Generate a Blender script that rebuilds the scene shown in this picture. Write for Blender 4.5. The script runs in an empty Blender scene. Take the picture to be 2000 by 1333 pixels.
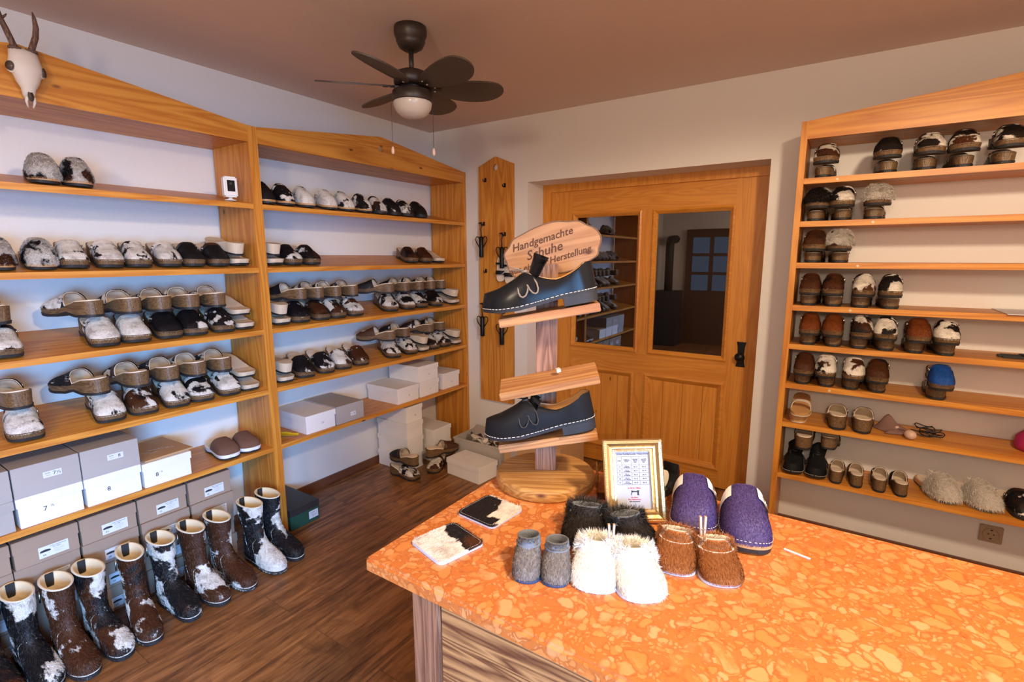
import bpy, bmesh, math, random
import numpy as np
from mathutils import Vector, Matrix, Euler
R = math.radians
S = bpy.context.scene
COL = S.collection
random.seed(7)

# ------------------------------------------------------------ camera, light, exposure
cam_d = bpy.data.cameras.new('camera'); cam = bpy.data.objects.new('camera', cam_d); COL.objects.link(cam)
YAW, PITCH, ROLL = 0.5827, -0.1644, -0.0017
cam.location = (2.8597, -3.1624, 1.5309)
cam.rotation_mode = 'QUATERNION'
cam.rotation_quaternion = (Matrix.Rotation(YAW, 3, 'Z') @ Matrix.Rotation(math.pi/2+PITCH, 3, 'X') @ Matrix.Rotation(ROLL, 3, 'Z')).to_quaternion()
cam_d.sensor_width = 36; cam_d.lens = 988.77/2000*36; cam_d.clip_start = .02
S.camera = cam
S.view_settings.view_transform = 'Standard'; S.view_settings.look = 'None'
S.view_settings.gamma = 1; S.view_settings.use_curve_mapping = False
S.view_settings.exposure = 0.0
S.cycles.max_bounces = 8; S.cycles.diffuse_bounces = 4; S.cycles.use_denoising = True
W = bpy.data.worlds.new('world'); S.world = W; W.use_nodes = True
W.node_tree.nodes['Background'].inputs[0].default_value = (.45, .62, 1, 1)
W.node_tree.nodes['Background'].inputs[1].default_value = 1.5

def area(name, loc, target, sx, sy, power, color, spread=math.pi):
    d = bpy.data.lights.new(name, 'AREA'); d.shape = 'RECTANGLE'; d.size = sx; d.size_y = sy
    d.energy = power; d.color = color; d.spread = spread
    o = bpy.data.objects.new(name, d); COL.objects.link(o); o.location = loc
    o.rotation_euler = (Vector(target)-Vector(loc)).to_track_quat('-Z', 'Y').to_euler(); return o
def bulb(name, loc, power, color, radius):
    d = bpy.data.lights.new(name, 'POINT'); d.energy = power; d.color = color; d.shadow_soft_size = radius
    o = bpy.data.objects.new(name, d); COL.objects.link(o); o.location = loc; return o
def shade_lamp(name, loc, power, color, radius, size, blend):
    d = bpy.data.lights.new(name, 'SPOT'); d.energy = power; d.color = color; d.shadow_soft_size = radius
    d.spot_size = size; d.spot_blend = blend
    o = bpy.data.objects.new(name, d); COL.objects.link(o); o.location = loc; return o
WARM = (1, .78, .54)
shade_lamp('lamp_light', (3.45, -2.45, 2.42), 180, WARM, .10, R(176), .16)
bulb('rear_fill_light', (2.9, -4.5, 2.02), 98, (1, .80, .60), .16)  # added fill bulb without a known source, lifts the ceiling
area('daylight', (4.62, -4.1, 1.15), (0.0, -2.2, -.30), 1.5, 1.0, 66, (.20, .50, 1), R(72))

# ------------------------------------------------------------ node helpers
def new_mat(name):
    m = bpy.data.materials.new(name); m.use_nodes = True; t = m.node_tree; t.nodes.clear()
    return m, t
class G:
    def __init__(s, name):
        s.m, s.t = new_mat(name)
        s.out = s.t.nodes.new('ShaderNodeOutputMaterial'); s.b = s.t.nodes.new('ShaderNodeBsdfPrincipled')
        s.t.links.new(s.b.outputs[0], s.out.inputs[0])
    def n(s, typ, props=None, **ins):
        nd = s.t.nodes.new('ShaderNode'+typ)
        for k, v in (props or {}).items(): setattr(nd, k, v)
        for k, v in ins.items():
            key = int(k[1:]) if k[0] == 'i' and k[1:].isdigit() else k.replace('_', ' ')
            s.set(nd.inputs[key], v)
        return nd
    def set(s, inp, v):
        if isinstance(v, bpy.types.NodeSocket): s.t.links.new(v, inp)
        elif isinstance(v, bpy.types.Node): s.t.links.new(v.outputs[0], inp)
        else:
            if isinstance(v, tuple) and len(v) == 3 and inp.type == 'RGBA': v = v+(1,)
            inp.default_value = v
    def P(s, **k):
        for a, v in k.items(): s.set(s.b.inputs[a.replace('_', ' ')], v)
        return s
    def coord(s, scale=(1,1,1), loc=(0,0,0), kind='Object'):
        tc = s.n('TexCoord'); mp = s.n('Mapping'); s.t.links.new(tc.outputs[kind], mp.inputs['Vector'])
        mp.inputs['Scale'].default_value = scale; mp.inputs['Location'].default_value = loc; return mp.outputs[0]
    def ramp(s, fac, stops, interp='LINEAR'):
        r = s.n('ValToRGB'); r.color_ramp.interpolation = interp; e = r.color_ramp.elements
        while len(e) < len(stops): e.new(.5)
        for el, (p, c) in zip(e, stops): el.position = p; el.color = c+(1,) if len(c) == 3 else c
        s.set(r.inputs[0], fac); return r.outputs[0]
    def mix(s, f, a, b, mode='MIX'):
        m = s.n('MixRGB', dict(blend_type=mode)); s.set(m.inputs[0], f); s.set(m.inputs[1], a); s.set(m.inputs[2], b); return m.outputs[0]
    def math(s, op, a, b=0., c=None, clamp=False):
        m = s.n('Math', dict(operation=op, use_clamp=clamp)); s.set(m.inputs[0], a); s.set(m.inputs[1], b)
        if c is not None: s.set(m.inputs[2], c)
        return m.outputs[0]
    def noise(s, vec, scale, detail=3, rough=.5, dist=0.):
        n = s.n('TexNoise'); s.set(n.inputs['Vector'], vec); s.set(n.inputs['Scale'], scale); s.set(n.inputs['Detail'], detail)
        s.set(n.inputs['Roughness'], rough); s.set(n.inputs['Distortion'], dist); return n.outputs[0]
    def bump(s, h, strength=.3, dist=.002):
        b = s.n('Bump'); s.set(b.inputs['Height'], h); b.inputs['Strength'].default_value = strength; b.inputs['Distance'].default_value = dist
        s.t.links.new(b.outputs[0], s.b.inputs['Normal']); return s

def plain(name, col, rough=.5, metal=0, bump=0, bscale=200, spec=.5):
    g = G(name); v = g.coord()
    n = g.noise(v, bscale, 2)
    c = g.mix(g.noise(v, 9, 3), tuple(x*.9 for x in col), tuple(min(1, x*1.08) for x in col))
    g.P(Base_Color=c, Roughness=rough, Metallic=metal, Specular_IOR_Level=spec)
    if bump: g.bump(n, bump, .001)
    return g.m

def wood(name, c0, c1, knot=(.11, .03, .01), grain='X', gs=1.0, rough=.42, knots=1.0, bump=.15, ring=1.0):
    g = G(name)
    st = {'X': (.06, 1, 1), 'Y': (1, .06, 1), 'Z': (1, 1, .06)}[grain]
    rnd = g.n('ObjectInfo').outputs['Random']
    off = g.n('CombineXYZ', None, i0=g.math('MULTIPLY', rnd, 7.3), i1=g.math('MULTIPLY', rnd, 3.1), i2=g.math('MULTIPLY', rnd, 11.))
    base = g.n('VectorMath', dict(operation='ADD')); g.set(base.inputs[0], g.coord()); g.set(base.inputs[1], off)
    mp = g.n('Mapping'); g.set(mp.inputs[0], base); mp.inputs['Scale'].default_value = st; v = mp.outputs[0]
    big = g.noise(v, 9*gs, 2, .5, .6)
    w = g.math('FRACT', g.math('MULTIPLY', big, 9*ring))
    w = g.math('ABSOLUTE', g.math('SUBTRACT', w, .5))
    fine = g.noise(v, 160*gs, 4, .6)
    f = g.math('ADD', g.math('MULTIPLY', w, 1.1), g.math('MULTIPLY', fine, .5))
    col = g.ramp(f, [(.25, c1), (.75, c0)])
    if knots:
        kv = {'X': (4, 9, 9), 'Y': (9, 4, 9), 'Z': (9, 9, 4)}[grain]
        m2 = g.n('Mapping'); g.set(m2.inputs[0], base); m2.inputs['Scale'].default_value = kv
        vo = g.n('TexVoronoi', dict(feature='F1')); g.set(vo.inputs['Vector'], m2); vo.inputs['Scale'].default_value = 1.15
        sel = g.n('SeparateColor'); g.set(sel.inputs[0], vo.outputs['Color'])
        k = g.ramp(vo.outputs['Distance'], [(.035, (1, 1, 1)), (.10, (0, 0, 0))])
        k = g.math('MULTIPLY', k, g.math('GREATER_THAN', sel.outputs[0], 1-.62*knots))
        col = g.mix(k, col, knot)
    g.P(Base_Color=col, Roughness=rough)
    if bump: g.bump(f, bump, .0015)
    return g.m

M = {}
PA, PB_ = (.67, .285, .042), (.50, .168, .019)
for ax in 'XYZ': M['pine'+ax] = wood('pine_'+ax, PA, PB_, grain=ax)
for ax in 'XZ': M['door'+ax] = wood('door_wood_'+ax, (.66, .275, .040), (.56, .205, .026), grain=ax, knots=0, gs=1.6)
M['doorpanel'] = wood('door_panel_wood', (.70, .295, .045), (.60, .225, .030), grain='Z', knots=.7)
M['lightslat'] = wood('larch_slat', (.50, .25, .090), (.32, .13, .045), grain='X', gs=1.4, rough=.55, knots=.5)
M['postwood'] = wood('brushed_post', (.34, .17, .095), (.16, .065, .035), grain='Z', gs=2.6, rough=.6, knots=0, bump=.6)
M['discwood'] = wood('round_base_wood', (.54, .30, .095), (.34, .155, .042), grain='X', gs=1.8, rough=.5, knots=.7, bump=.4)
M['apron'] = wood('brushed_larch', (.50, .26, .10), (.13, .045, .018), grain='X', gs=1.6, rough=.6, knots=.6, bump=.8, ring=1.5)
M['heelwood'] = wood('clog_wood', (.20, .115, .050), (.085, .045, .019), grain='X', gs=5, rough=.5, knots=0)
M['palewood'] = plain('pale_alder', (.66, .54, .40), .6)
M['signwood'] = wood('sign_slice', (.36, .19, .095), (.27, .125, .058), grain='X', gs=1.6, rough=.55, knots=.4)
M['bark'] = plain('bark', (.13, .075, .05), .9, 0, 1, 90)
M['slatdark'] = M['lightslat']
def tiled(name, base, rough, bscale, bs):
    g = G(name); v = g.coord(); n = g.noise(v, bscale, 4, .6)
    c = g.mix(g.noise(v, 1.2, 2), tuple(x*.97 for x in base), base)
    g.P(Base_Color=c, Roughness=rough).bump(n, bs, .003); return g.m
M['wall'] = tiled('white_plaster', (.78, .75, .72), .9, 90, .35)
M['ceiling'] = tiled('ceiling_bounce_tint', (.80, .64, .55), .95, 160, .3)  # presumed white; warm bounce off the brown floor is put into this colour
M['black'] = plain('black_rubber', (.018, .018, .02), .6)
M['iron'] = plain('black_iron', (.012, .012, .014), .4, .6)
M['chrome'] = plain('buckle_metal', (.6, .58, .55), .25, 1)
M['white'] = plain('white_card', (.82, .80, .80), .6)
M['greycard'] = plain('grey_card', (.40, .36, .34), .7)
M['browncard'] = plain('brown_card', (.34, .235, .17), .75)
M['tancard'] = plain('tan_corrugated_card', (.50, .30, .15), .8)
M['label'] = plain('paper_label', (.66, .67, .72), .6)
M['listpaper'] = plain('price_list_paper', (.42, .44, .50), .7)
M['ink'] = plain('ink', (.02, .02, .03), .7)
M['redink'] = plain('red_ink', (.45, .03, .05), .7)
M['blueink'] = plain('blue_ink', (.03, .05, .14), .7)
M['burn'] = plain('burnt_letter', (.07, .02, .008), .7)
M['lining'] = plain('fleece_lining', (.80, .66, .44), .95, 0, .8, 300)
M['leatherlining'] = plain('cream_leather', (.78, .66, .52), .6)
M['felt'] = plain('grey_felt', (.16, .175, .20), .95, 0, .9, 400)
M['navysole'] = plain('navy_sole', (.02, .04, .10), .6)
M['bluefelt'] = plain('pale_blue_felt', (.50, .56, .75), .9)
M['leather'] = plain('black_leather', (.010, .010, .011), .22, 0, .05, 300, .13)
M['mattleather'] = plain('matt_black_leather', (.012, .012, .013), .45, 0, .1, 300, .08)
M['lacegrey'] = plain('grey_brown_lace', (.22, .18, .15), .7)
M['tan'] = plain('tan_leather', (.55, .30, .12), .5)
M['thread'] = plain('white_thread', (.75, .72, .66), .8)
M['suede'] = plain('brown_suede', (.15, .072, .045), .95, 0, .6, 160)
M['gold'] = plain('gold_frame', (.78, .56, .26), .28, .9, .6, 120)
M['goldmat'] = plain('worn_gold', (.72, .58, .36), .45, .6, 1, 260)
M['fan'] = plain('fan_bronze', (.045, .032, .024), .42, .3)
M['blade'] = plain('fan_blade', (.075, .055, .038), .5)
M['bowl'] = plain('opal_glass', (.62, .55, .47), .25)
M['bone'] = plain('bone', (.74, .66, .54), .6, 0, .6, 60)
M['bonedark'] = plain('bone_hollow', (.12, .085, .06), .9)
M['antler'] = wood('antler', (.20, .10, .055), (.045, .02, .012), grain='Z', gs=5, rough=.5, knots=0, bump=.8)
M['yellow'] = plain('yellow_plastic', (.85, .62, .02), .35)
M['green'] = plain('green_card', (.015, .075, .045), .5)
M['darkcard'] = plain('dark_card', (.03, .028, .028), .45)
M['creamstrap'] = plain('cream_strap', (.70, .66, .56), .5)
M['cloth'] = plain('mauve_cloth', (.20, .11, .09), .9)
M['pinkwood'] = plain('pale_beech', (.62, .42, .32), .5)
M['plasticwhite'] = plain('white_plastic', (.78, .77, .75), .3)
M['outlet'] = plain('outlet_beige', (.40, .29, .19), .4)
M['magenta'] = plain('magenta_fabric', (.35, .01, .08), .6)
M['basebrown'] = plain('brown_skirting', (.16, .06, .03), .5)
M['tile'] = plain('white_tile', (.7, .7, .7), .3)
M['darkwood'] = plain('dark_wood', (.10, .045, .02), .5)
M['stove'] = plain('stove_black', (.015, .015, .015), .6)
M['screwmetal'] = plain('pale_pin', (.65, .55, .35), .4)

def emis(name, col, st):
    g = G(name); g.P(Base_Color=(0, 0, 0), Emission_Color=col, Emission_Strength=st); return g.m
M['lampglow'] = emis('lamp_diffuser', (1, .82, .62), 6)
def glass(name, tint=(1, 1, 1), rough=0., refl=1.45):
    g = G(name); t = g.t
    tr = t.nodes.new('ShaderNodeBsdfTransparent'); tr.inputs[0].default_value = tint+(1,)
    gl = t.nodes.new('ShaderNodeBsdfGlossy'); gl.inputs['Roughness'].default_value = rough
    fr = t.nodes.new('ShaderNodeFresnel'); fr.inputs[0].default_value = refl
    mx = t.nodes.new('ShaderNodeMixShader'); t.links.new(fr.outputs[0], mx.inputs[0]); t.links.new(tr.outputs[0], mx.inputs[1]); t.links.new(gl.outputs[0], mx.inputs[2])
    t.links.new(mx.outputs[0], g.out.inputs[0]); return g.m
M['pane'] = glass('window_glass', (.9, .92, .95), 0.0, 2.1)
M['acryl'] = glass('clear_acrylic', (.97, .96, .95), .02, 1.45)
g = G('frosted_plastic'); g.P(Base_Color=(.62, .58, .54), Roughness=.45, Alpha=.72); M['bin'] = g.m

# floor planks running along -x
g = G('floor_planks')
v = g.coord((1, 1, 1))
br = g.n('TexBrick', dict(offset=.37, squash=1.0)); mp = g.n('Mapping'); g.set(mp.inputs[0], v)
mp.inputs['Rotation'].default_value = (0, 0, R(90))
g.set(br.inputs['Vector'], mp); br.inputs['Scale'].default_value = 1; br.inputs['Brick Width'].default_value = 1.25
br.inputs['Row Height'].default_value = .19; br.inputs['Mortar Size'].default_value = .0015; br.inputs['Color1'].default_value = (0, 0, 0, 1)
br.inputs['Color2'].default_value = (1, 1, 1, 1); br.inputs['Mortar'].default_value = (.5, .5, .5, 1)
sh = g.n('VectorMath', dict(operation='MULTIPLY_ADD')); g.set(sh.inputs[0], br.outputs[0]); sh.inputs[1].default_value = (3.1, 1.7, 5); g.set(sh.inputs[2], v)
m2 = g.n('Mapping'); g.set(m2.inputs[0], sh); m2.inputs['Scale'].default_value = (1, .09, 1)
n1 = g.noise(m2, 16, 5, .6, 1.5); n2 = g.noise(m2, 90, 4, .65)
n3 = g.noise(sh, 5, 5, .7, 1)
f = g.math('ADD', g.math('MULTIPLY', n1, .65), g.math('MULTIPLY', n2, .35))
c = g.ramp(f, [(.34, (.060, .022, .008)), (.50, (.24, .098, .030)), (.66, (.42, .19, .066))])
c = g.mix(g.ramp(n3, [(.52, (0, 0, 0)), (.70, (.65, .65, .65))]), c, (.085, .034, .014))
c = g.mix(g.math('MULTIPLY', br.outputs['Fac'], .6), c, (.03, .012, .006))
g.P(Base_Color=c, Roughness=g.ramp(f, [(.3, (.5, .5, .5)), (.7, (.34, .34, .34))])).bump(f, .25, .002)
M['floor'] = g.m

# breccia marble table top
g = G('orange_breccia')
v = g.coord(); dn = g.n('TexNoise'); g.set(dn.inputs['Vector'], v); dn.inputs['Scale'].default_value = 14; dn.inputs['Detail'].default_value = 4
dv = g.n('VectorMath', dict(operation='MULTIPLY_ADD')); g.set(dv.inputs[0], dn.outputs['Color']); dv.inputs[1].default_value = (.075, .075, .075); g.set(dv.inputs[2], v)
def vor(sc, feat):
    o = g.n('TexVoronoi', dict(feature=feat)); g.set(o.inputs['Vector'], dv); o.inputs['Scale'].default_value = sc; return o
def blobs(sc, r0, r1):
    o = g.n('TexVoronoi', dict(feature='F1')); g.set(o.inputs['Vector'], dv); o.inputs['Scale'].default_value = sc; o.inputs['Randomness'].default_value = .95
    return o, g.ramp(o.outputs['Distance'], [(r0, (1, 1, 1)), (r1, (0, 0, 0))]), g.ramp(o.outputs['Distance'], [(r0-.10, (0, 0, 0)), (r0, (1, 1, 1)), (r1+.02, (0, 0, 0))])
def cellcol(o):
    sp = g.n('SeparateColor'); g.set(sp.inputs[0], o.outputs['Color'])
    return g.ramp(sp.outputs[0], [(0, (.62, .230, .060)), (.35, (.67, .27, .082)), (.7, (.70, .31, .110)), (1, (.73, .37, .165))])
zone = g.noise(v, 7, 3, .6, 1)
col = g.mix(g.noise(v, 40, 4, .6), (.50, .140, .032), (.60, .195, .050))
o3, m3, e3 = blobs(95, .40, .50); col = g.mix(g.math('MULTIPLY', m3, .8), col, cellcol(o3)); col = g.mix(g.math('MULTIPLY', e3, .7), col, (.34, .07, .016))
o2, m2_, e2 = blobs(46, .46, .52); col = g.mix(m2_, col, cellcol(o2)); col = g.mix(g.math('MULTIPLY', e2, .85), col, (.38, .085, .020))
o1, m1, e1 = blobs(24, .44, .48); sel = g.ramp(zone, [(.38, (0, 0, 0)), (.50, (1, 1, 1))])
m1 = g.math('MULTIPLY', m1, sel); e1 = g.math('MULTIPLY', e1, sel)
col = g.mix(m1, col, cellcol(o1)); col = g.mix(g.math('MULTIPLY', e1, .9), col, (.38, .085, .020))
col = g.mix(g.math('MULTIPLY', g.noise(v, 70, 4), .30), col, (.66, .20, .04))
spk = g.ramp(g.noise(v, 55, 5, .7), [(.66, (0, 0, 0)), (.72, (1, 1, 1))])
col = g.mix(g.math('MULTIPLY', spk, .7), col, (.24, .04, .015))
g.P(Base_Color=col, Roughness=.24); M['marble'] = g.m

# cow hide, driven by per-object properties
g = G('cow_hide')
def oattr(n): return g.n('Attribute', dict(attribute_type='OBJECT', attribute_name=n)).outputs['Fac']
seed = oattr('hide_seed'); wh = oattr('hide_white'); brn = oattr('hide_brown'); hs = oattr('hide_scale')
sv = g.n('CombineXYZ', None, i0=seed, i1=g.math('MULTIPLY', seed, 1.7), i2=g.math('MULTIPLY', seed, .6))
v0 = g.coord(); va = g.n('VectorMath', dict(operation='ADD')); g.set(va.inputs[0], v0); g.set(va.inputs[1], sv)
ms = g.n('Mapping'); g.set(ms.inputs[0], va); ms.inputs['Scale'].default_value = (.22, 1, 1)
streak = g.noise(ms, 260, 3, .6); streak2 = g.noise(ms, 70, 3, .6)
big = g.noise(va, hs, 2, .5, .4)
f = g.math('ADD', big, g.math('MULTIPLY', g.math('SUBTRACT', streak2, .5), .22))
f = g.math('ADD', f, g.math('MULTIPLY', g.math('SUBTRACT', streak, .5), .10))
sx = g.n('SeparateXYZ'); g.set(sx.inputs[0], v0)
for ax_, nm_ in ((0, 'hide_gx'), (1, 'hide_gy')): f = g.math('MULTIPLY_ADD', oattr(nm_), sx.outputs[ax_], f)
# hide_white 0..1 -> threshold .28...72
th = g.math('MULTIPLY_ADD', wh, .41, .28)
mask = g.math('MULTIPLY_ADD', g.math('SUBTRACT', th, f), 28, .5, clamp=True)
nb = g.noise(va, 9, 2)
bm_ = g.math('MULTIPLY_ADD', g.math('SUBTRACT', g.math('MULTIPLY_ADD', brn, .5, .25), nb), 9, .5, clamp=True)
dark = g.mix(bm_, (.010, .008, .009), g.mix(streak, (.022, .007, .003), (.115, .036, .012)))
light = g.mix(streak, (.60, .54, .47), (.93, .89, .83))
light = g.mix(g.math('MULTIPLY', g.ramp(g.noise(va, 30, 3, .6), [(.48, (0, 0, 0)), (.68, (1, 1, 1))]), .62), light, (.36, .30, .25))
g.P(Base_Color=g.mix(mask, dark, light), Roughness=.5, Specular_IOR_Level=.4).bump(streak, .5, .002)
M['hide'] = g.m
def furmat(name, a, b, rough=.6):
    g = G(name); ms = g.coord((.25, 1, 1)); s = g.noise(ms, 220, 3, .6)
    g.P(Base_Color=g.mix(s, a, b), Roughness=rough).bump(s, .5, .002); return g.m
M['whitefur'] = furmat('white_fur', (.80, .77, .72), (.95, .93, .89))
M['creamfur'] = furmat('cream_fur', (.72, .64, .54), (.92, .87, .79))
M['blackfur'] = furmat('black_fur', (.006, .005, .005), (.035, .025, .02))
M['gingerfur'] = furmat('ginger_fur', (.20, .055, .012), (.46, .17, .045))
M['purplefur'] = furmat('purple_fur', (.028, .014, .085), (.095, .06, .20))
M['bluefur'] = furmat('blue_fur', (.004, .04, .20), (.02, .12, .48), .35)
M['greyfur'] = furmat('grey_black_fur', (.02, .018, .018), (.42, .37, .34))
M['chestnut'] = furmat('chestnut_fur', (.07, .014, .004), (.26, .07, .018), .3)

# ------------------------------------------------------------ mesh helpers
def mesh(name, V, F, mats, midx=None, smooth=False):
    me = bpy.data.meshes.new(name); me.from_pydata([tuple(map(float, p)) for p in V], [], F)
    for m in (mats if isinstance(mats, (list, tuple)) else [mats]): me.materials.append(M[m] if isinstance(m, str) else m)
    if midx is not None: me.polygons.foreach_set('material_index', midx)
    if smooth: me.polygons.foreach_set('use_smooth', [True]*len(me.polygons))
    me.update(); return me
def obj(name, me, parent=None, loc=(0, 0, 0), rot=(0, 0, 0), **props):
    o = bpy.data.objects.new(name, me); COL.objects.link(o); o.parent = parent
    o.location = loc; o.rotation_euler = rot
    for k, v in props.items(): o[k] = v
    return o
def thing(name, label, cat, loc=(0, 0, 0), rot=(0, 0, 0), group=None, me=None):
    o = obj(name, me, None, loc, rot); o['label'] = label; o['category'] = cat
    if group: o['group'] = group
    return o
class B:
    """collects boxes, tubes and lathes into one mesh"""
    def __init__(s): s.V = []; s.F = []; s.I = []; s.mi = 0
    def add(s, V, F):
        o = len(s.V); s.V += [tuple(p) for p in V]; s.F += [tuple(i+o for i in f) for f in F]; s.I += [s.mi]*len(F); return s
    def box(s, x0, x1, y0, y1, z0, z1, mat=None):
        V = [(x, y, z) for x in (x0, x1) for y in (y0, y1) for z in (z0, z1)]
        if mat is not None: V = [tuple(mat @ Vector(p)) for p in V]
        return s.add(V, [(0, 1, 3, 2), (4, 6, 7, 5), (0, 4, 5, 1), (2, 3, 7, 6), (0, 2, 6, 4), (1, 5, 7, 3)])
    def prism(s, prof, axis, a, b):
        """profile polygon in the two other axes (cyclic order after axis), extruded a..b"""
        n = len(prof); V = []
        for t in (a, b):
            for (p, q) in prof:
                V.append({'x': (t, p, q), 'y': (p, t, q), 'z': (p, q, t)}[axis])
        F = [tuple(range(n))[::-1], tuple(range(n, 2*n))]+[(i, (i+1) % n, (i+1) % n+n, i+n) for i in range(n)]
        return s.add(V, F)
    def tube(s, pts, r, n=8, closed=False):
        pts = [Vector(p) for p in pts]; rs = r if isinstance(r, (list, tuple)) else [r]*len(pts); V = []; F = []
        up = Vector((0, 0, 1)); N = len(pts)
        prev = None
        for i, p in enumerate(pts):
            a = pts[(i-1) % N] if (closed or i > 0) else p; b = pts[(i+1) % N] if (closed or i < N-1) else p
            d = (b-a).normalized()
            if prev is None: u = d.orthogonal().normalized()
            else: u = (prev-d*prev.dot(d)).normalized()
            prev = u; w = d.cross(u)
            for k in range(n):
                an = 2*math.pi*k/n; V.append(p+(u*math.cos(an)+w*math.sin(an))*rs[i])
        for i in range(N if closed else N-1):
            j = (i+1) % N
            for k in range(n): F.append((i*n+k, i*n+(k+1) % n, j*n+(k+1) % n, j*n+k))
        if not closed: F += [tuple(range(n))[::-1], tuple(range((N-1)*n, N*n))]
        return s.add(V, F)
    def lathe(s, prof, n=32, c=(0, 0, 0)):
        V = []; F = []
        for (r, z) in prof:
            for k in range(n): a = 2*math.pi*k/n; V.append((c[0]+r*math.cos(a), c[1]+r*math.sin(a), c[2]+z))
        for i in range(len(prof)-1):
            for k in range(n): F.append((i*n+k, i*n+(k+1) % n, (i+1)*n+(k+1) % n, (i+1)*n+k))
        F += [tuple(range(n))[::-1], tuple(range((len(prof)-1)*n, len(prof)*n))]
        return s.add(V, F)
    def mesh(s, name, mats, smooth=False, bevel=0):
        me = mesh(name, s.V, s.F, mats, s.I, smooth)
        if bevel or smooth == 'fix':
            pass
        if bevel:
            bm = bmesh.new(); bm.from_mesh(me)
            bmesh.ops.bevel(bm, geom=bm.edges[:], offset=bevel, segments=2, affect='EDGES', clamp_overlap=True); bm.to_mesh(me); bm.free()
        return me
def fixn(me):
    bm = bmesh.new(); bm.from_mesh(me); bmesh.ops.recalc_face_normals(bm, faces=bm.faces[:]); bm.to_mesh(me); bm.free(); return me
def box_me(name, mat, x0, x1, y0, y1, z0, z1, bevel=.0015):
    return B().box(x0, x1, y0, y1, z0, z1).mesh(name, mat, bevel=bevel)
def cutout(name, outer, holes, depth, mat, bevel=0):
    """flat outline with holes in XY, extruded along Z by depth (centred)"""
    cu = bpy.data.curves.new(name, 'CURVE'); cu.dimensions = '2D'; cu.fill_mode = 'BOTH'; cu.extrude = depth/2; cu.bevel_depth = bevel
    for pts in [outer]+holes:
        sp_ = cu.splines.new('POLY'); sp_.points.add(len(pts)-1); sp_.use_cyclic_u = True
        for p, q in zip(sp_.points, pts): p.co = (q[0], q[1], 0, 1)
    return conv(cu, mat)
def conv(cu, mat):
    o = bpy.data.objects.new('tmp', cu); COL.objects.link(o); dg = bpy.context.evaluated_depsgraph_get(); dg.update()
    me = bpy.data.meshes.new_from_object(o.evaluated_get(dg)); bpy.data.objects.remove(o); me.materials.clear()
    me.materials.append(M[mat]); me.polygons.foreach_set('material_index', [0]*len(me.polygons)); return me
def text_me(s, size, mat, depth=.0004, shear=0., bold=0.):
    cu = bpy.data.curves.new('txt', 'FONT'); cu.body = s; cu.size = size; cu.extrude = depth; cu.shear = shear; cu.offset = bold
    cu.align_x = 'CENTER'; cu.align_y = 'CENTER'; cu.resolution_u = 2; return conv(cu, mat)
def xf(me, mat):
    me.transform(mat); me.update(); return me
def fur(name, me, n, length, width, mat, flow=(1, 0, 0), lift=.5, jit=.35, seed=1, zmin=None, droop=0.):
    """short blades growing out of a mesh"""
    rng = np.random.default_rng(seed); me.calc_loop_triangles()
    co = np.array([v.co for v in me.vertices]); tr = np.array([t.vertices for t in me.loop_triangles])
    a, b, c = co[tr[:, 0]], co[tr[:, 1]], co[tr[:, 2]]; nr = np.cross(b-a, c-a); ar = np.linalg.norm(nr, axis=1)
    if zmin is not None: ar = ar*((a[:, 2] > zmin))
    idx = rng.choice(len(tr), n, p=ar/ar.sum()); r1 = np.sqrt(rng.random(n))[:, None]; r2 = rng.random(n)[:, None]
    p = a[idx]*(1-r1)+b[idx]*(r1*(1-r2))+c[idx]*(r1*r2)
    nn = nr[idx]/(np.linalg.norm(nr[idx], axis=1)[:, None]+1e-12)
    fl = np.array(flow, float)[None, :]+rng.normal(0, jit, (n, 3)); fl -= nn*(fl*nn).sum(1)[:, None]
    fl /= np.linalg.norm(fl, axis=1)[:, None]+1e-9
    d = fl*(1-lift)+nn*lift; d /= np.linalg.norm(d, axis=1)[:, None]
    s = np.cross(d, nn+rng.normal(0, .5, (n, 3))); s /= np.linalg.norm(s, axis=1)[:, None]+1e-9
    ln = length*(.55+.6*rng.random(n))[:, None]
    mid = p+d*ln*.55; d2 = fl*(1-lift*.5)+nn*lift*.5+np.array([0, 0, -droop]); d2 /= np.linalg.norm(d2, axis=1)[:, None]; tip = mid+d2*ln*.45
    V = np.stack([p-s*width/2-nn*.001, p+s*width/2-nn*.001, mid-s*width*.4, mid+s*width*.4, tip], 1).reshape(-1, 3)
    V[:, 2] = np.maximum(V[:, 2], .0035)
    k = np.arange(n)*5
    F = np.concatenate([np.stack([k, k+1, k+3, k+2], 1)])
    T = np.stack([k+2, k+3, k+4], 1)
    m2 = bpy.data.meshes.new(name); m2.from_pydata(V.tolist(), [], F.tolist()+T.tolist())
    m2.materials.append(M[mat]); m2.polygons.foreach_set('use_smooth', [True]*len(m2.polygons)); m2.update(); return m2

# ------------------------------------------------------------ setting
def struct(name, me, loc=(0, 0, 0), rot=(0, 0, 0)):
    o = obj(name, me, None, loc, rot); o['kind'] = 'structure'; return o
H = 2.5; XR = 4.7; YR = -5.6
DX1, DX2, DZ = .9096, 2.4572, 2.054
struct('floor', box_me('floor', 'floor', -.15, XR+.15, YR-.15, .25, -.08, 0, 0))
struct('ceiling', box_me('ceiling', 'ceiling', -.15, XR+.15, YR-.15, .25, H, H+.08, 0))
struct('wall_left', box_me('wall_left', 'wall', -.15, 0, YR, 0, 0, H, 0))
struct('wall_back', B().box(-.15, DX1, 0, .25, 0, H).box(DX2, XR+.15, 0, .25, 0, H).box(DX1, DX2, 0, .25, DZ, H).mesh('wall_back', 'wall'))
wx0, wx1, wz0, wz1 = -4.95, -3.25, .75, 1.95
struct('wall_front', box_me('wall_front', 'wall', -.15, XR+.15, YR-.15, YR, 0, H, 0))
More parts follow.
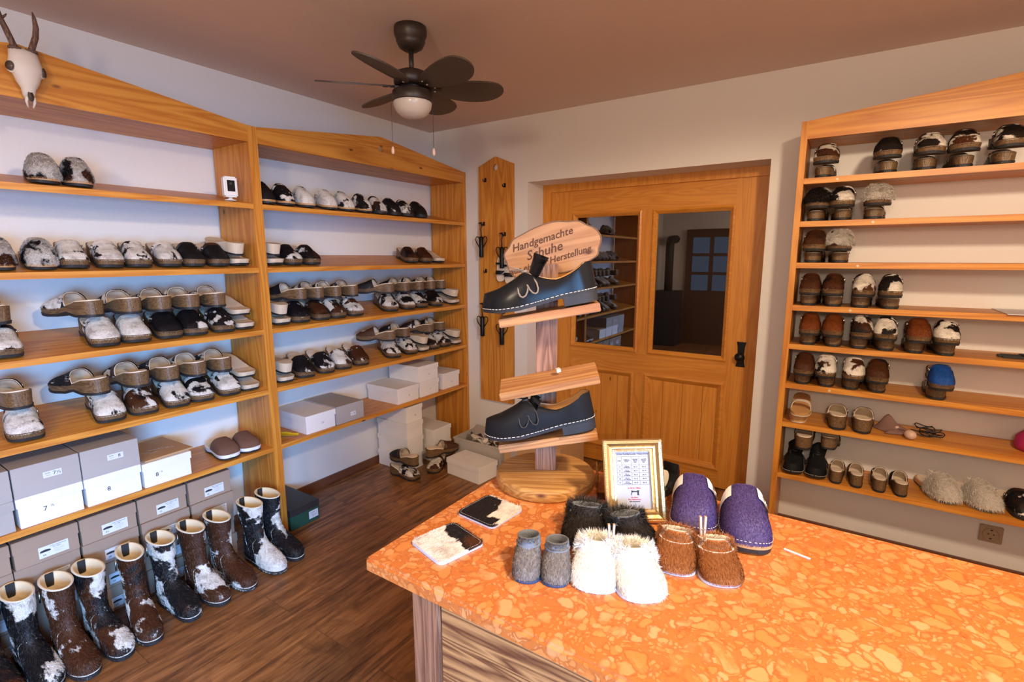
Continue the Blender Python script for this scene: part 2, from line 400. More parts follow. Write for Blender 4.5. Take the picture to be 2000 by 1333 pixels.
struct('wall_right', B().box(XR, XR+.15, YR, wx0, 0, H).box(XR, XR+.15, wx1, 0, 0, H).box(XR, XR+.15, wx0, wx1, 0, wz0).box(XR, XR+.15, wx0, wx1, wz1, H).mesh('wall_right', 'wall'))
w = struct('window_1', B().box(XR+.06, XR+.12, wx0, wx1, wz0, wz0+.06).box(XR+.06, XR+.12, wx0, wx1, wz1-.06, wz1).box(XR+.06, XR+.12, wx0, wx0+.06, wz0+.06, wz1-.06).box(XR+.06, XR+.12, wx1-.06, wx1, wz0+.06, wz1-.06).box(XR+.06, XR+.12, (wx0+wx1)/2-.03, (wx0+wx1)/2+.03, wz0+.06, wz1-.06).mesh('window_1', 'doorZ'))
obj('pane', box_me('pane', 'acryl', XR+.085, XR+.09, wx0+.06, wx1-.06, wz0+.06, wz1-.06, 0), w)
# dark hall beyond the door
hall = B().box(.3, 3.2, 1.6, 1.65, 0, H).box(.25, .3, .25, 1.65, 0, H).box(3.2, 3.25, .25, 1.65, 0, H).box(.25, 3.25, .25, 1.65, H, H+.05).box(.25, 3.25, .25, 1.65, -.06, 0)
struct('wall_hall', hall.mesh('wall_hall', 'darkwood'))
# skirting
struct('baseboard_left', box_me('baseboard_left', 'basebrown', 0, .016, -3.4, 0, 0, .05, .002))
struct('baseboard_back', B().box(.016, DX1, -.016, 0, 0, .05).box(DX2, XR, -.016, 0, 0, .05).mesh('baseboard_back', 'basebrown'))
# rear door seen only as a reflection
rd = struct('door_2', B().box(.45, 1.3, YR, YR+.05, 0, 2.0).mesh('door_2', 'darkwood'))
b = B()
for i in range(2):
    for j in range(3): b.box(.56+i*.35, .84+i*.35, YR+.05, YR+.055, .95+j*.32, 1.22+j*.32)
g = G('daylit_pane'); g.P(Base_Color=(.02, .02, .02), Emission_Color=(.3, .5, .8), Emission_Strength=.35); M['litpane'] = g.m
obj('pane', b.mesh('pane', 'litpane'), rd)

# door frame and leaf
YD = .2336
fr = struct('trim_1', B().box(DX1, DX1+.065, YD-.012, YD+.02, 0, DZ).box(DX1+.065, DX2, YD-.012, YD+.02, DZ-.055, DZ).mesh('trim_1', 'doorZ'))
fr['label'] = 'pine door frame in the white reveal'
door = struct('door_1', None); door.location = (0, 0, 0)
x0, x1, z1 = DX1+.065, DX2-.002, DZ-.055
G1, G2, G3, G4, GT, GB = 1.1822, 1.6365, 1.7729, 2.2224, 1.811, .898
yf, yb = YD+.004, YD+.04
mo = .033
b = B()
b.box(x0, G1-mo, yf, yb, 0.01, z1)          # left stile
b.box(G4+mo, x1, yf, yb, 0.01, z1)          # right stile
obj('stile', b.mesh('stile', 'doorZ'), door)
b = B().box(G1-mo, G4+mo, yf, yb, GT+mo, z1).box(G1-mo, G4+mo, yf, yb, .73, GB-mo).box(G1-mo, G4+mo, yf, yb, .01, .125)
obj('rail', b.mesh('rail', 'doorX'), door)
b = B().box(G2+mo, G3-mo, yf, yb, GB-mo, GT+mo).box(1.655, 1.725, yf, yb, .125, .73)
obj('mullion', b.mesh('mullion', 'doorZ'), door)
def moulding(xa, xb, za, zb, w):
    b = B()
    # frame of bevelled profile: outer flush-high, inner low
    for (P0, P1, n) in (((xa, za), (xb, za), (0, 1)), ((xb, za), (xb, zb), (-1, 0)), ((xb, zb), (xa, zb), (0, -1)), ((xa, zb), (xa, za), (1, 0))):
        d = ((P1[0]-P0[0]), (P1[1]-P0[1])); L = math.hypot(*d); d = (d[0]/L, d[1]/L); V = []
        for (P, sg) in ((P0, 1), (P1, -1)):
            for (off, y) in ((0, yf+.002), (.0, yf-.006), (w*.35, yf-.012), (w*.6, yf-.004), (w, yf+.012), (w, yf+.03), (0, yf+.03)):
                V.append((P[0]+n[0]*off+sg*d[0]*off, y, P[1]+n[1]*off+sg*d[1]*off))
        F = [(i, (i+1) % 7, (i+1) % 7+7, i+7) for i in range(7)]
        b.add(V, F)
    return fixn(b.mesh('moulding', 'doorX'))
for (xa, xb) in ((G1, G2), (G3, G4)):
    obj('moulding', moulding(xa-mo, xb+mo, GB-mo, GT+mo, mo), door)
    obj('pane', box_me('pane', 'pane', xa-.005, xb+.005, yf+.018, yf+.022, GB-.005, GT+.005, 0), door)
for (xa, xb) in ((G1-mo, 1.655), (1.725, G4+mo)):
    obj('moulding', moulding(xa, xb, .125, .73, .045), door)
    b = B(); n = 4
    for i in range(n):
        a = xa+(xb-xa)*i/n; c = xa+(xb-xa)*(i+1)/n
        b.box(a+.0012, c-.0012, yf+.014, yf+.03, .13, .725)
    obj('panel', b.mesh('panel', 'doorpanel'), door)
kb = cutout('handle_plate', [(-.026, -.078), (-.020, -.05), (-.017, 0), (-.020, .05), (-.026, .078), (.026, .078), (.020, .05), (.017, 0), (.020, -.05), (.026, -.078)], [], .006, 'iron', .001)
xf(kb, Matrix.Rotation(R(90), 4, 'X'))
hp = obj('handle_plate', kb, door, (2.342, yf-.004, .925))
obj('door_knob', xf(B().lathe([(.008, 0), (.009, .02), (.026, .028), (.030, .042), (.022, .056), (.004, .06)], 24).mesh('door_knob', 'iron', True), Matrix.Rotation(R(90), 4, 'X')), hp, (0, -.003, -.012))

# ------------------------------------------------------------ racks
XS = .3565; TH = .0248; SL = .067/.3565
LZ = dict(L1=1.7955, L2=1.4787, L3=1.1601, L4=.8403, L5=.5207); PBZ = 2.0909; PTZ = 2.1667
def shelf_z(k, x): return LZ[k]+(0 if k == 'L5' else (XS-x)*SL)
def rack_left(label, y0, y1, knots):
    t = thing('shoe_rack', label, 'shelf', (0, (y0+y1)/2, 0)); oy = (y0+y1)/2; p = .0237
    for ya in (y0, y1-p):
        obj('side_panel', box_me('side_panel', 'pineZ', .017, XS, ya-oy, ya+p-oy, 0.001, PTZ), t)
    for k in LZ:
        zf = LZ[k]; zb = shelf_z(k, .002)
        b = B(); b.prism([(y0+p-oy, 0), (y1-p-oy, 0), (y1-p-oy, 1), (y0+p-oy, 1)], 'x', 0, 1)
        V = [(.002, y0+p-oy, zb-TH), (.002, y1-p-oy, zb-TH), (.002, y1-p-oy, zb), (.002, y0+p-oy, zb), (XS-.001, y0+p-oy, zf-TH), (XS-.001, y1-p-oy, zf-TH), (XS-.001, y1-p-oy, zf), (XS-.001, y0+p-oy, zf)]
        me = mesh('shelf', V, [(0, 1, 2, 3), (4, 7, 6, 5), (0, 4, 5, 1), (1, 5, 6, 2), (2, 6, 7, 3), (3, 7, 4, 0)], 'pineY')
        obj('shelf', fixn(me), t)
    obj('top_board', box_me('top_board', 'pineY', .002, XS-.024, y0+p-oy, y1-p-oy, PBZ, PBZ+.02), t)
    a, c = y0+p-oy, y1-p-oy; hc = [(.018*math.cos(i*math.pi/12), 2.20+.018*math.sin(i*math.pi/12)) for i in range(24)]
    hc = [(.0268/.018*x*.75, 2.20+(z-2.20)*1.1) for x, z in hc]
    me = cutout('pediment', [(a, PBZ-.002), (c, PBZ-.002), (c, PTZ), (0, 2.271), (a, PTZ)], [hc], .022, 'pineY', 0)
    me.transform(Matrix(((0, 0, 1, 0), (1, 0, 0, 0), (0, 1, 0, 0), (0, 0, 0, 1)))); obj('pediment', me, t, (XS-.012, 0, 0))
    return t
rack_left('tall pine shoe rack along the left wall with deer skull on its gable', -3.3415, -1.677, 1)
rack_left('tall pine shoe rack in the corner left of the wooden door', -1.6765, -.0038, 1)
# right rack
RZ = dict(R1=1.9013, R2=1.6997, R3=1.5011, R4=1.2914, R5=1.0952, R6=.8917, R7=.6859, R8=.4064)
YF = -.28; RX0, RX1 = 2.613, 4.12
t = thing('shoe_rack', 'pine shoe rack with eight shelves on the wall right of the door', 'shelf', (RX0, 0, 0))
for xa in (0, RX1-RX0-.028): obj('side_panel', box_me('side_panel', 'pineZ', xa, xa+.028, YF, -.002, .001, 2.163), t)
for k, z in RZ.items(): obj('shelf', box_me('shelf', 'pineX', .028, RX1-RX0-.028, YF+.001, -.002, z-.0267, z), t)
obj('top_board', box_me('top_board', 'pineX', .028, RX1-RX0-.028, YF+.024, -.002, 2.0832, 2.104), t)
me = cutout('pediment', [(.028, 2.0812), (RX1-RX0-.028, 2.0812), (RX1-RX0-.028, 2.163), ((RX1-RX0)/2, 2.2455), (.028, 2.163)], [], .022, 'pineX')
xf(me, Matrix.Rotation(R(90), 4, 'X')); obj('pediment', me, t, (0, YF+.012, 0))
b = B()
for k, x in (('R1', .165), ('R2', .32), ('R3', .28), ('R4', .27), ('R6', .22)): b.lathe([(.007, 0), (.007, .0012)], 12, (x, 0, RZ[k]-.013))
# small round shelf pins in the front edges
for k, x in (('R1', .165), ('R2', .32), ('R3', .28), ('R4', .27), ('R6', .22)):
    me = xf(B().lathe([(.006, 0), (.006, .0015)], 12).mesh('pin', 'screwmetal'), Matrix.Rotation(R(90), 4, 'X'))
    obj('pin', me, t, (x, YF+.001, RZ[k]-.014))

# ------------------------------------------------------------ shoe building
def oshape(n, L, w, toe=3.5, heel=2.6, waist=.78, heelw=.82, side=1, skew=.06):
    """stations along the shoe: x, inner y, outer y"""
    k = np.arange(n+1); t = (1-np.cos(np.pi*k/n))/2
    prof = np.interp(t, [0, .15, .4, .68, .85, 1], [heelw, heelw, waist, 1, .97, .9])
    ks = 9; pr = np.convolve(np.pad(prof, ks//2, 'edge'), np.ones(ks)/ks, 'valid')
    end = np.where(t < .5, (1-np.abs(1-2*t)**(heel*2))**(1/2.2), (1-np.abs(2*t-1)**(toe*2))**(1/2.2))
    hw = w/2*pr*end
    cl = side*skew*w*np.sin(np.clip((t-.25)/.75, 0, 1)*np.pi*.9)*1.2
    return t*L, cl, hw
def slab(name, st, zt, zb, mat, inset_t=0., inset_b=0., smooth=False):
    """shoe-plan slab between bottom zb(x) and top zt(x)"""
    x, c, h = st; n = len(x)-1; V = []; F = []
    zt = np.broadcast_to(zt, x.shape); zb = np.broadcast_to(zb, x.shape); L = x[-1]
    for i in range(n+1):
        for (z, ins) in ((zb[i], inset_b), (zt[i], inset_t)):
            hh = max(h[i]-ins, 0); xx = min(max(x[i], ins), L-ins)
            V += [(xx, c[i]-hh, z), (xx, c[i]+hh, z)]
    for i in range(n):
        a, b_ = 4*i, 4*i+4
        F += [(a, b_, b_+1, a+1), (a+2, a+3, b_+3, b_+2), (a, a+2, b_+2, b_), (a+1, b_+1, b_+3, a+3)]
    me = mesh(name, V, F, mat); bm = bmesh.new(); bm.from_mesh(me); bmesh.ops.remove_doubles(bm, verts=bm.verts[:], dist=1e-5)
    bmesh.ops.recalc_face_normals(bm, faces=bm.faces[:]); bm.to_mesh(me); bm.free()
    return me
def shell(name, rows, mat, th=.0022, matin='leatherlining', skipmid=None):
    """rows: list of arcs (lists of points). Outer + inner + rims, inner uses 2nd material"""
    P = np.array(rows); nr, nc, _ = P.shape
    F = []
    for i in range(nr-1):
        for j in range(nc-1):
            if skipmid and skipmid(i, j): continue
            F.append((i*nc+j, (i+1)*nc+j, (i+1)*nc+j+1, i*nc+j+1))
    V = P.reshape(-1, 3)
    me = mesh(name, V, F, [mat]); bm = bmesh.new(); bm.from_mesh(me); bmesh.ops.remove_doubles(bm, verts=bm.verts[:], dist=2e-4)
    bmesh.ops.delete(bm, geom=[v for v in bm.verts if not v.link_faces], context='VERTS')
    bmesh.ops.recalc_face_normals(bm, faces=bm.faces[:])
    # make sure normals face outwards (up on average)
    if sum(f.normal.z*f.calc_area() for f in bm.faces) < 0: bmesh.ops.reverse_faces(bm, faces=bm.faces[:])
    bm.normal_update(); bm.verts.ensure_lookup_table(); bm.verts.index_update()
    vs = [v.co.copy() for v in bm.verts]; inn = [v.co-v.normal*th for v in bm.verts]; fs = [tuple(v.index for v in f.verts) for f in bm.faces]
    be = [(e.verts[0].index, e.verts[1].index) for e in bm.edges if len(e.link_faces) == 1]
    outer = mesh(name, vs, fs, [mat], smooth=True); bm.free()
    n = len(vs); V2 = inn+vs
    F2 = [tuple(reversed(f)) for f in fs]+[(a, b_, b_+n, a+n) for a, b_ in be]
    inner = mesh('lining', V2, F2, [matin], smooth=True)
    return outer, inner
def arcs(st, zf, tb0, tb1, crest, m=7, py=.75, pz=1.0, lean=0., ht=None, gap=None, ins=.001):
    """ht(t): height over footbed of crest; gap(t): half opening (0 closed); lean backwards shift of crest at start"""
    x, c, h = st; L = x[-1]; rows = []
    for i in range(len(x)):
        t = x[i]/L
        if t < tb0 or t > tb1: continue
        q = gap(t) if gap else 0; hh = ht(t); W_ = max(h[i]-ins, 0)
        q = min(q, W_*.97); s = (t-tb0)/(tb1-tb0)
        xc = x[i]+crest(s, t)
        row = []
        A = [j/m*math.pi/2 for j in range(m+1)]
        for a in A: row.append((x[i]+(xc-x[i])*math.sin(a), c[i]-(q+(W_-q)*math.cos(a)**py), zf[i]+hh*math.sin(a)**pz))
        for a in reversed(A): row.append((x[i]+(xc-x[i])*math.sin(a), c[i]+(q+(W_-q)*math.cos(a)**py), zf[i]+hh*math.sin(a)**pz))
        rows.append(row)
    return rows
CACHE = {}
def model(key, fn):
    if key not in CACHE: CACHE[key] = fn()
    return CACHE[key]
def clog_model(kind, side, furlen=0.0, coat='hide'):
    """list of (part name, mesh) ; kind: wedge, flat, round"""
    parts = []
    L, w = dict(wedge=(.27, .100), broad=(.27, .112), flat=(.27, .102), round=(.25, .098), low=(.25, .093), big=(.272, .099))[kind]
    st = oshape(30, L, w, toe=dict(wedge=4.5, broad=4.8, flat=3.0, round=2.4, low=2.4, big=2.6)[kind], side=side); x, c, h = st; t = x/L
    if kind in ('wedge', 'broad', 'round', 'low'):
        zf = np.interp(t, [0, .25, .45, .66, .85, 1], [.068, .063, .046, .034, .035, .042] if kind in ('wedge', 'broad') else [.046, .043, .036, .030, .033, .040])
        zb = np.interp(t, [0, .28, .36, .46, .60, .80, .9, 1], [.012, .012, .017, .024, .013, .012, .015, .022])
        parts.append(('outsole', slab('outsole', st, zb+.0, zb-.011, 'black', 0, .002)))
        parts.append(('sole', slab('sole', st, zf, zb, 'heelwood', 0, .003)))
    else:
        zf = np.interp(t, [0, .3, .66, .9, 1], [.030, .028, .020, .021, .026])
        zb = np.interp(t, [0, .3, .46, .62, .85, 1], [.010, .010, .014, .010, .010, .016])
        parts.append(('outsole', slab('outsole', st, zb, zb-.010, 'black', 0, .002)))
        parts.append(('sole', slab('sole', st, zf, zb, 'black' if kind == 'flat' else 'tan', 0, 0)))
    ins = (x*.94+L*.03, c, h*.92)
    parts.append(('insole', slab('insole', ins, zf+.004, zf-.003, 'leatherlining', .003)))
    hmax = dict(wedge=.054, broad=.056, flat=.078, round=.060, low=.040, big=.082)[kind]; t0 = .40
    def ht(t):
        s = (t-t0)/(1-t0); return hmax*(1-s**2.0*.62)*(1-max(0, s-.8)**2*6)
    def crest(s, t): return .030*(1-s)**2-.020*s**3
    rows = arcs(st, zf-.004, t0, 1.0, crest, 8, .62, .95, ht=ht)
    # back edge raised collar rows
    up, ln = shell('upper', rows, coat)
    parts.append(('upper', up)); parts.append(('lining', ln))
    # strap over the instep
    i0 = [i for i in range(len(x)) if .44 <= t[i] <= .56]
    rows2 = arcs((x*1., c, h+.0035), zf-.004, t[i0[0]], t[i0[-1]], crest2 := (lambda s, tt: crest((tt-t0)/(1-t0), tt)-.004), 8, .62, .95, ht=lambda tt: ht(tt)+.0035)
    su, sl = shell('strap', rows2, coat, .003, coat)
    parts.append(('strap', su))
    i = i0[len(i0)//2]; sgn = -side
    bx, by, bz = x[i]+.004, c[i]+sgn*(h[i]+.002), zf[i]+hmax*.42
    bb = B().tube([(bx-.010, by, bz-.009), (bx+.010, by, bz-.009), (bx+.010, by-sgn*.004, bz+.011), (bx-.010, by-sgn*.004, bz+.011)], .0016, 6, True)
    bb.tube([(bx, by+sgn*.001, bz-.009), (bx, by-sgn*.002, bz+.011)], .0012, 5)
    parts.append(('buckle', bb.mesh('buckle', 'chrome', True)))
    if furlen > .012:
        parts.append(('fur', fur('fur', up, 9000, furlen, .0011, coat, (.7, 0, .1), .55, .45, 3, droop=.35)))
    elif furlen > 0:
        parts.append(('fur', fur('fur', up, 3200, furlen, .0012, coat, (1, 0, -.1), .22, .3, 3)))
    return parts
def place(name, label, cat, parts, loc, rot, group, hide=None, over=None):
    r = thing(name, label, cat, loc, rot, group)
    strap = None
    for nm, me in parts:
        par = r
        if nm == 'buckle': par = strap or r
        if nm == 'fur': par = up
        o = obj(nm, me, par)
        if nm == 'strap': strap = o
        if nm == 'upper': up = o
        if hide and nm in ('upper', 'fur', 'strap', 'shaft'):
            w_, b_, s_, sc = hide
            if nm == 'strap': s_ += 3.7
            o['hide_white'] = float(w_); o['hide_brown'] = float(b_); o['hide_seed'] = float(s_); o['hide_scale'] = float(sc)
    return r
ORD = ['first', 'second', 'third', 'fourth', 'fifth', 'sixth', 'seventh', 'eighth', 'ninth', 'tenth']
HSEED = [0]
def hide_words(h):
    w_, b_ = h[0], h[1]; dk = 'brown' if b_ > .6 else 'black'
    if w_ < .12: return dk
    if w_ < .42: return dk+' white-patched'
    if w_ < .62: return dk+'-and-white'
    if w_ < .85: return 'white '+dk+'-spotted'
    return 'white'
def rot_for(head, pitch, roll=0): return (roll, pitch, head)
def put_toe(parts, L, toe, head, pitch, name, label, group, hide, roll=0):
    """toe: world position of the toe tip at sole bottom"""
    e = Euler((roll, pitch, head)); d = e.to_matrix() @ Vector((L, 0, 0))
    return place(name, label, 'shoe', parts, tuple(Vector(toe)-d), tuple(e), group, hide)
SLA = math.atan(SL)
def put_slope(parts, L, toe, head, slope, name, label, group, hide):
    m = Matrix.Rotation(slope, 3, 'Y') @ Matrix.Rotation(head, 3, 'Z'); d = m @ Vector((L, 0, 0))
    return place(name, label, 'shoe', parts, tuple(Vector(toe)-d), tuple(m.to_euler()), group, hide)
def left_toe_out(kind, k, y, label, group, hide, furlen=.007, x=.348, head=0., side=1, up=0, pitch=None, coat='hide', name='clog'):
    parts = model((kind, side, furlen, coat), lambda: clog_model(kind, side, furlen, coat)); L = .27
    p = SLA if pitch is None else pitch
    toe = (x, y, shelf_z(k, x)+.0025+up)
    return put_slope(parts, L, toe, head, p, name, label, group, hide)
def left_heel_out(kind, k, y, label, group, hide, x=.338, z=.133, pitch=0.0, head=math.pi, side=1, coat='hide'):
    parts = model((kind, side, .007, coat), lambda: clog_model(kind, side, .007, coat))
    return place('clog', label, 'shoe', parts, (x, y, LZ[k]+z), (0, pitch, head), group, hide)
def sole_model(side):
    L = .265; st = oshape(30, L, .100, toe=4.5, side=side); x, c, h = st; t = x/L
    zf = np.interp(t, [0, .25, .45, .66, .85, 1], [.062, .058, .044, .032, .034, .042])
    zb = np.interp(t, [0, .28, .36, .46, .60, .80, .9, 1], [.010, .010, .016, .024, .012, .010, .014, .022])
    return [('outsole', slab('outsole', st, zb, zb-.009, 'black', 0, .002)), ('sole', slab('sole', st, zf, zb, 'palewood', 0, .004))]
def bare_toe(k, y, label, up=0, x=.345, side=1, head=0.):
    parts = model(('sole', side), lambda: sole_model(side))
    return put_slope(parts, .265, (x, y, shelf_z(k, x)+.0025+up), head, SLA, 'clog_sole', label, 'bare pale wooden clog soles on the left racks', None)
def bare_heel(k, y, label, z=.060, x=.345, pitch=-.215, side=1):
    parts = model(('sole', side), lambda: sole_model(side))
    return place('clog_sole', label, 'shoe sole', parts, (x, y, LZ[k]+z), (0, pitch, math.pi), 'bare pale wooden clog soles on the left racks', None)

LR, CR = 'left rack', 'corner rack'
# ---- left rack, top shelf
left_toe_out('big', 'L1', -2.490, 'fluffy brown-and-white clog, left of the pair on the top shelf of the left rack', 'pair of clogs on the top shelf', (.62, .35, 2.2, 11), .014, head=-.15, side=1, name='clog')
left_toe_out('big', 'L1', -2.376, 'white clog with brown patches, right of the pair on the top left shelf', 'pair of clogs on the top shelf', (.55, .45, 5.1, 11), .014, head=-.15, side=-1)
# ---- left rack second shelf
rows = [(-2.64, 'big', (.5, .5, 1.3, 12), .014, .018), (-2.534, 'big', (.60, .3, 9.4, 12), .014, .018), (-2.425, 'wedge', (.80, .1, 3.3, 16), .007, 0), (-2.318, 'wedge', (.84, .1, 8.8, 18), .007, 0),
        (-2.205, 'wedge', (.66, .1, 6.1, 14), .007, 0), (-2.095, 'wedge', (.74, .1, 4.4, 13), .007, 0), (-1.985, 'wedge', (.02, .25, 7.7, 9), .007, 0), (-1.882, 'wedge', (.02, .3, 2.9, 9), .007, 0)]
for i, (y, kd, hd, fl, _) in enumerate(rows):
    left_toe_out(kd, 'L2', y, '%s cowhide clog, %s from left on the second shelf of the left rack' % (hide_words(hd), ORD[i]), 'cowhide clogs in a row on the second shelf of the left rack', hd, fl, head=-.12, side=1 if i % 2 else -1)
bare_toe('L2', -1.777, 'bare pale clog sole, lower of two at the left rack\'s right end, second shelf')
bare_heel('L2', -1.785, 'bare pale clog sole, upper of two at the left rack\'s right end, second shelf')
# ---- left rack third and fourth shelves
for k, ys, hb, ht_, word in (('L3', (-2.663, -2.371, -2.246, -2.128, -2.008, -1.888), [(.80, .1, 1.7), (.86, .05, 4.1), (.80, .1, 7.3), (.10, .15, 2.4), (.18, .1, 8.1), (.45, .1, 5.6)],
                              [(.5, .1, 1.1), (.62, .1, 2.1), (.5, .2, 3.1), (.4, .2, 4.3), (.5, .2, 5.7), (.45, .1, 6.4)], 'third'),
                             ('L4', (-2.640, -2.385, -2.250, -2.128, -2.008, -1.888), [(.86, .1, 9.7), (.84, .05, 3.8), (.40, .9, 2.6), (.66, .2, 6.9), (.60, .1, 4.9), (.66, .1, 1.9)],
                              [(.15, .1, 8.2), (.12, .1, 7.4), (.4, .5, 6.1), (.35, .4, 5.4), (.5, .2, 4.6), (.5, .2, 3.6)], 'fourth')):
    for i, y in enumerate(ys):
        hb_ = hb[i]+(12,); ht2 = ht_[i]+(12,)
        wz = .93 if i else 1
        left_toe_out('broad', k, y, '%s toe-forward clog, %s from left in the lower row, %s shelf, left rack' % (hide_words(hb_), ORD[i], word), 'lower layer of clogs on the %s shelf of the left rack' % word, hb_, .007, head=-.1, side=1 if i % 2 else -1)
        left_heel_out('broad', k, y-.004, '%s heel-forward clog, %s from left in the upper row, %s shelf, left rack' % (hide_words(ht2), ORD[i], word), 'upper layer of clogs on the %s shelf of the left rack' % word, ht2, head=math.pi+(.35 if i == 1 else .06), side=-1 if i % 2 else 1)
    bare_toe(k, -1.778, 'bare pale clog sole, lower of two at the left rack\'s right end, %s shelf' % word)
    bare_toe(k, -1.789, 'bare pale clog sole, upper of two at the left rack\'s right end, %s shelf' % word, up=.066, x=.335)
# ---- fifth shelf: suede slippers
def slipper_model(side):
    L = .27; st = oshape(30, L, .116, toe=3.4, side=side); x, c, h = st; t = x/L
    zf = np.interp(t, [0, .6, 1], [.034, .026, .030]); zb = np.interp(t, [0, .3, .46, .6, 1], [.008, .008, .014, .009, .013])
    P_ = [('outsole', slab('outsole', st, zb, zb-.008, 'black', 0, .002)), ('sole', slab('sole', st, zf, zb, 'white', 0, .003)), ('insole', slab('insole', (x*.94+L*.03, c, h*.92), zf+.004, zf-.003, 'lining', .003))]
    up, ln = shell('upper', arcs(st, zf-.003, .36, 1., lambda s, t: .03*(1-s)**2-.02*s**3, 8, .55, .9, ht=lambda t: .062*(1-((t-.36)/.64)**2*.6)), 'suede', .003, 'lining')
    return P_+[('upper', up), ('lining', ln)]
for y, sd, w_ in ((-1.918, 1, 'left'), (-1.797, -1, 'right')):
    put_toe(model(('slip', sd), lambda: slipper_model(sd)), .27, (.345, y, LZ['L5']+.0015), -.12, 0, 'slipper', 'brown suede slipper with white sole, %s of the pair on the fifth shelf' % w_, 'pair of brown suede slippers', None)
# ---- corner rack top shelf
r1 = [(-1.600, (.06, .1, 3.2)), (-1.497, (.30, .1, 6.6)), (-1.362, (.78, .2, 9.9)), (-1.222, (.82, .2, 2.7)), (-1.088, (.70, .15, 7.9)), (-.962, (.45, .3, 4.7)), (-.83, (.62, .3, 1.5)), (-.715, (.30, .1, 8.5)), (-.585, (.62, .2, 5.2)), (-.462, (.10, .1, 7.1))]
for i, (y, hd) in enumerate(r1):
    hd = hd+(12,)
    left_toe_out('big' if i < 6 else 'flat', 'L1', y, '%s cowhide shoe, %s from left on the top shelf of the corner rack' % (hide_words(hd), ORD[i]), 'cowhide shoes on the top shelf of the corner rack', hd, .007, head=-.1, side=1 if i % 2 else -1)
# ---- corner rack second shelf
bare_toe('L2', -1.588, 'bare pale clog sole, lower at the left end of the corner rack\'s second shelf')
bare_heel('L2', -1.590, 'bare pale clog sole, upper at the left end of the corner rack\'s second shelf')
for i, (y, hd, x, hdg) in enumerate([(-1.470, (.20, .1, 2.2, 12), .348, -.05), (-1.362, (.08, .1, 4.2, 12), .348, -.05), (-.560, (.10, .5, 1.2, 12), .335, -.35), (-.432, (.10, .6, 6.2, 12), .34, -.35)]):
    left_toe_out('wedge', 'L2', y, '%s hide clog, %s from left on the second shelf of the corner rack' % (hide_words(hd), ORD[i]), 'dark hide clogs on the second shelf of the corner rack', hd, .007, x=x, head=hdg, side=1 if i % 2 else -1)
bare_toe('L2', -.30, 'bare pale clog sole at the right end of the corner rack\'s second shelf', head=-.3)
# ---- corner rack third shelf
bare_toe('L3', -1.572, 'bare pale clog sole, lower at the left end of the corner rack\'s third shelf')
bare_heel('L3', -1.574, 'bare pale clog sole, upper at the left end of the corner rack\'s third shelf')
for i, (y, hd) in enumerate([(-1.452, (.35, .1, 5.3)), (-1.325, (.25, .4, 8.3)), (-1.200, (.66, .3, 2.8)), (-1.078, (.66, .3, 6.3)), (-.775, (.5, .1, 9.1)), (-.625, (.5, .1, 3.9)), (-.485, (.5, .1, 7.6)), (-.335, (.35, .4, 4.8))]):
    hd = hd+(11,)
    left_toe_out('broad', 'L3', y, '%s toe-forward clog, %s from left in the lower row, third shelf, corner rack' % (hide_words(hd), ORD[i]), 'lower layer of clogs on the third shelf of the corner rack', hd, .007, head=-.1 if i < 4 else -.3, x=.345 if i < 4 else .34, side=1 if i % 2 else -1)
for i, (y, hd, hdg) in enumerate([(-1.43, (.06, .1, 5.3), .30), (-1.322, (.3, .4, 8.3), .1), (-1.20, (.4, .3, 2.8), .05), (-1.075, (.35, .3, 6.3), .05), (-.760, (.1, .1, 9.1), .5), (-.625, (.3, .1, 3.9), .1), (-.485, (.6, .1, 7.6), .1), (-.365, (.5, .4, 4.8), .0), (-.250, (.6, .4, 4.1), .0)]):
    hd = hd+(12,)
    left_heel_out('wedge', 'L3', y, '%s heel-forward clog, %s from left in the upper row, third shelf, corner rack' % (hide_words(hd), ORD[i]), 'upper layer of clogs on the third shelf of the corner rack', hd, z=.131, head=math.pi+hdg, side=-1 if i % 2 else 1, x=.335)
bare_toe('L3', -.125, 'bare pale clog sole, lower at the right end of the corner rack\'s third shelf')
bare_heel('L3', -.122, 'bare pale clog sole, upper at the right end of the corner rack\'s third shelf', x=.34)
# ---- corner rack fourth shelf
bare_toe('L4', -1.577, 'bare pale clog sole, lower at the left end of the corner rack\'s fourth shelf')
bare_heel('L4', -1.572, 'bare pale clog sole, upper at the left end of the corner rack\'s fourth shelf')
for i, (y, hd, hdg) in enumerate([(-1.445, (.10, .1, 1.9), -.2), (-1.318, (.4, .1, 7.2), -.2), (-1.185, (.62, .6, 3.6), -.25), (-1.058, (.32, .8, 8.9), -.25), (-.770, (.62, .4, 5.5), -.35), (-.610, (.5, .1, 2.3), -.2), (-.358, (.45, .5, 6.7), -.10), (-.240, (.5, .5, 4.4), -.10)]):
    hd = hd+(11,)
    left_toe_out('broad', 'L4', y, '%s toe-forward clog, %s from left in the lower row, fourth shelf, corner rack' % (hide_words(hd), ORD[i]), 'lower layer of clogs on the fourth shelf of the corner rack', hd, .007, head=hdg, x=.34, side=1 if i % 2 else -1)
bare_toe('L4', -.480, 'bare pale sole, lower one amid cowhide clogs on the corner rack\'s fourth shelf')
bare_heel('L4', -.478, 'bare pale sole, upper one amid cowhide clogs on the corner rack\'s fourth shelf', x=.34)
for i, (y, hd, hdg, x) in enumerate([(-.765, (.1, .8, 1.3), .5, .335), (-.625, (.4, .2, 7.5), .1, .32), (-.36, (.3, .6, 3.5), .25, .31), (-.235, (.35, .3, 8.6), .1, .31)]):
    hd = hd+(12,)
    left_heel_out('wedge', 'L4', y, '%s heel-forward clog, %s from left in the upper row, fourth shelf, corner rack' % (hide_words(hd), ORD[i]), 'upper layer of clogs on the fourth shelf of the corner rack', hd, z=.131, head=math.pi+hdg, side=-1 if i % 2 else 1, x=x)
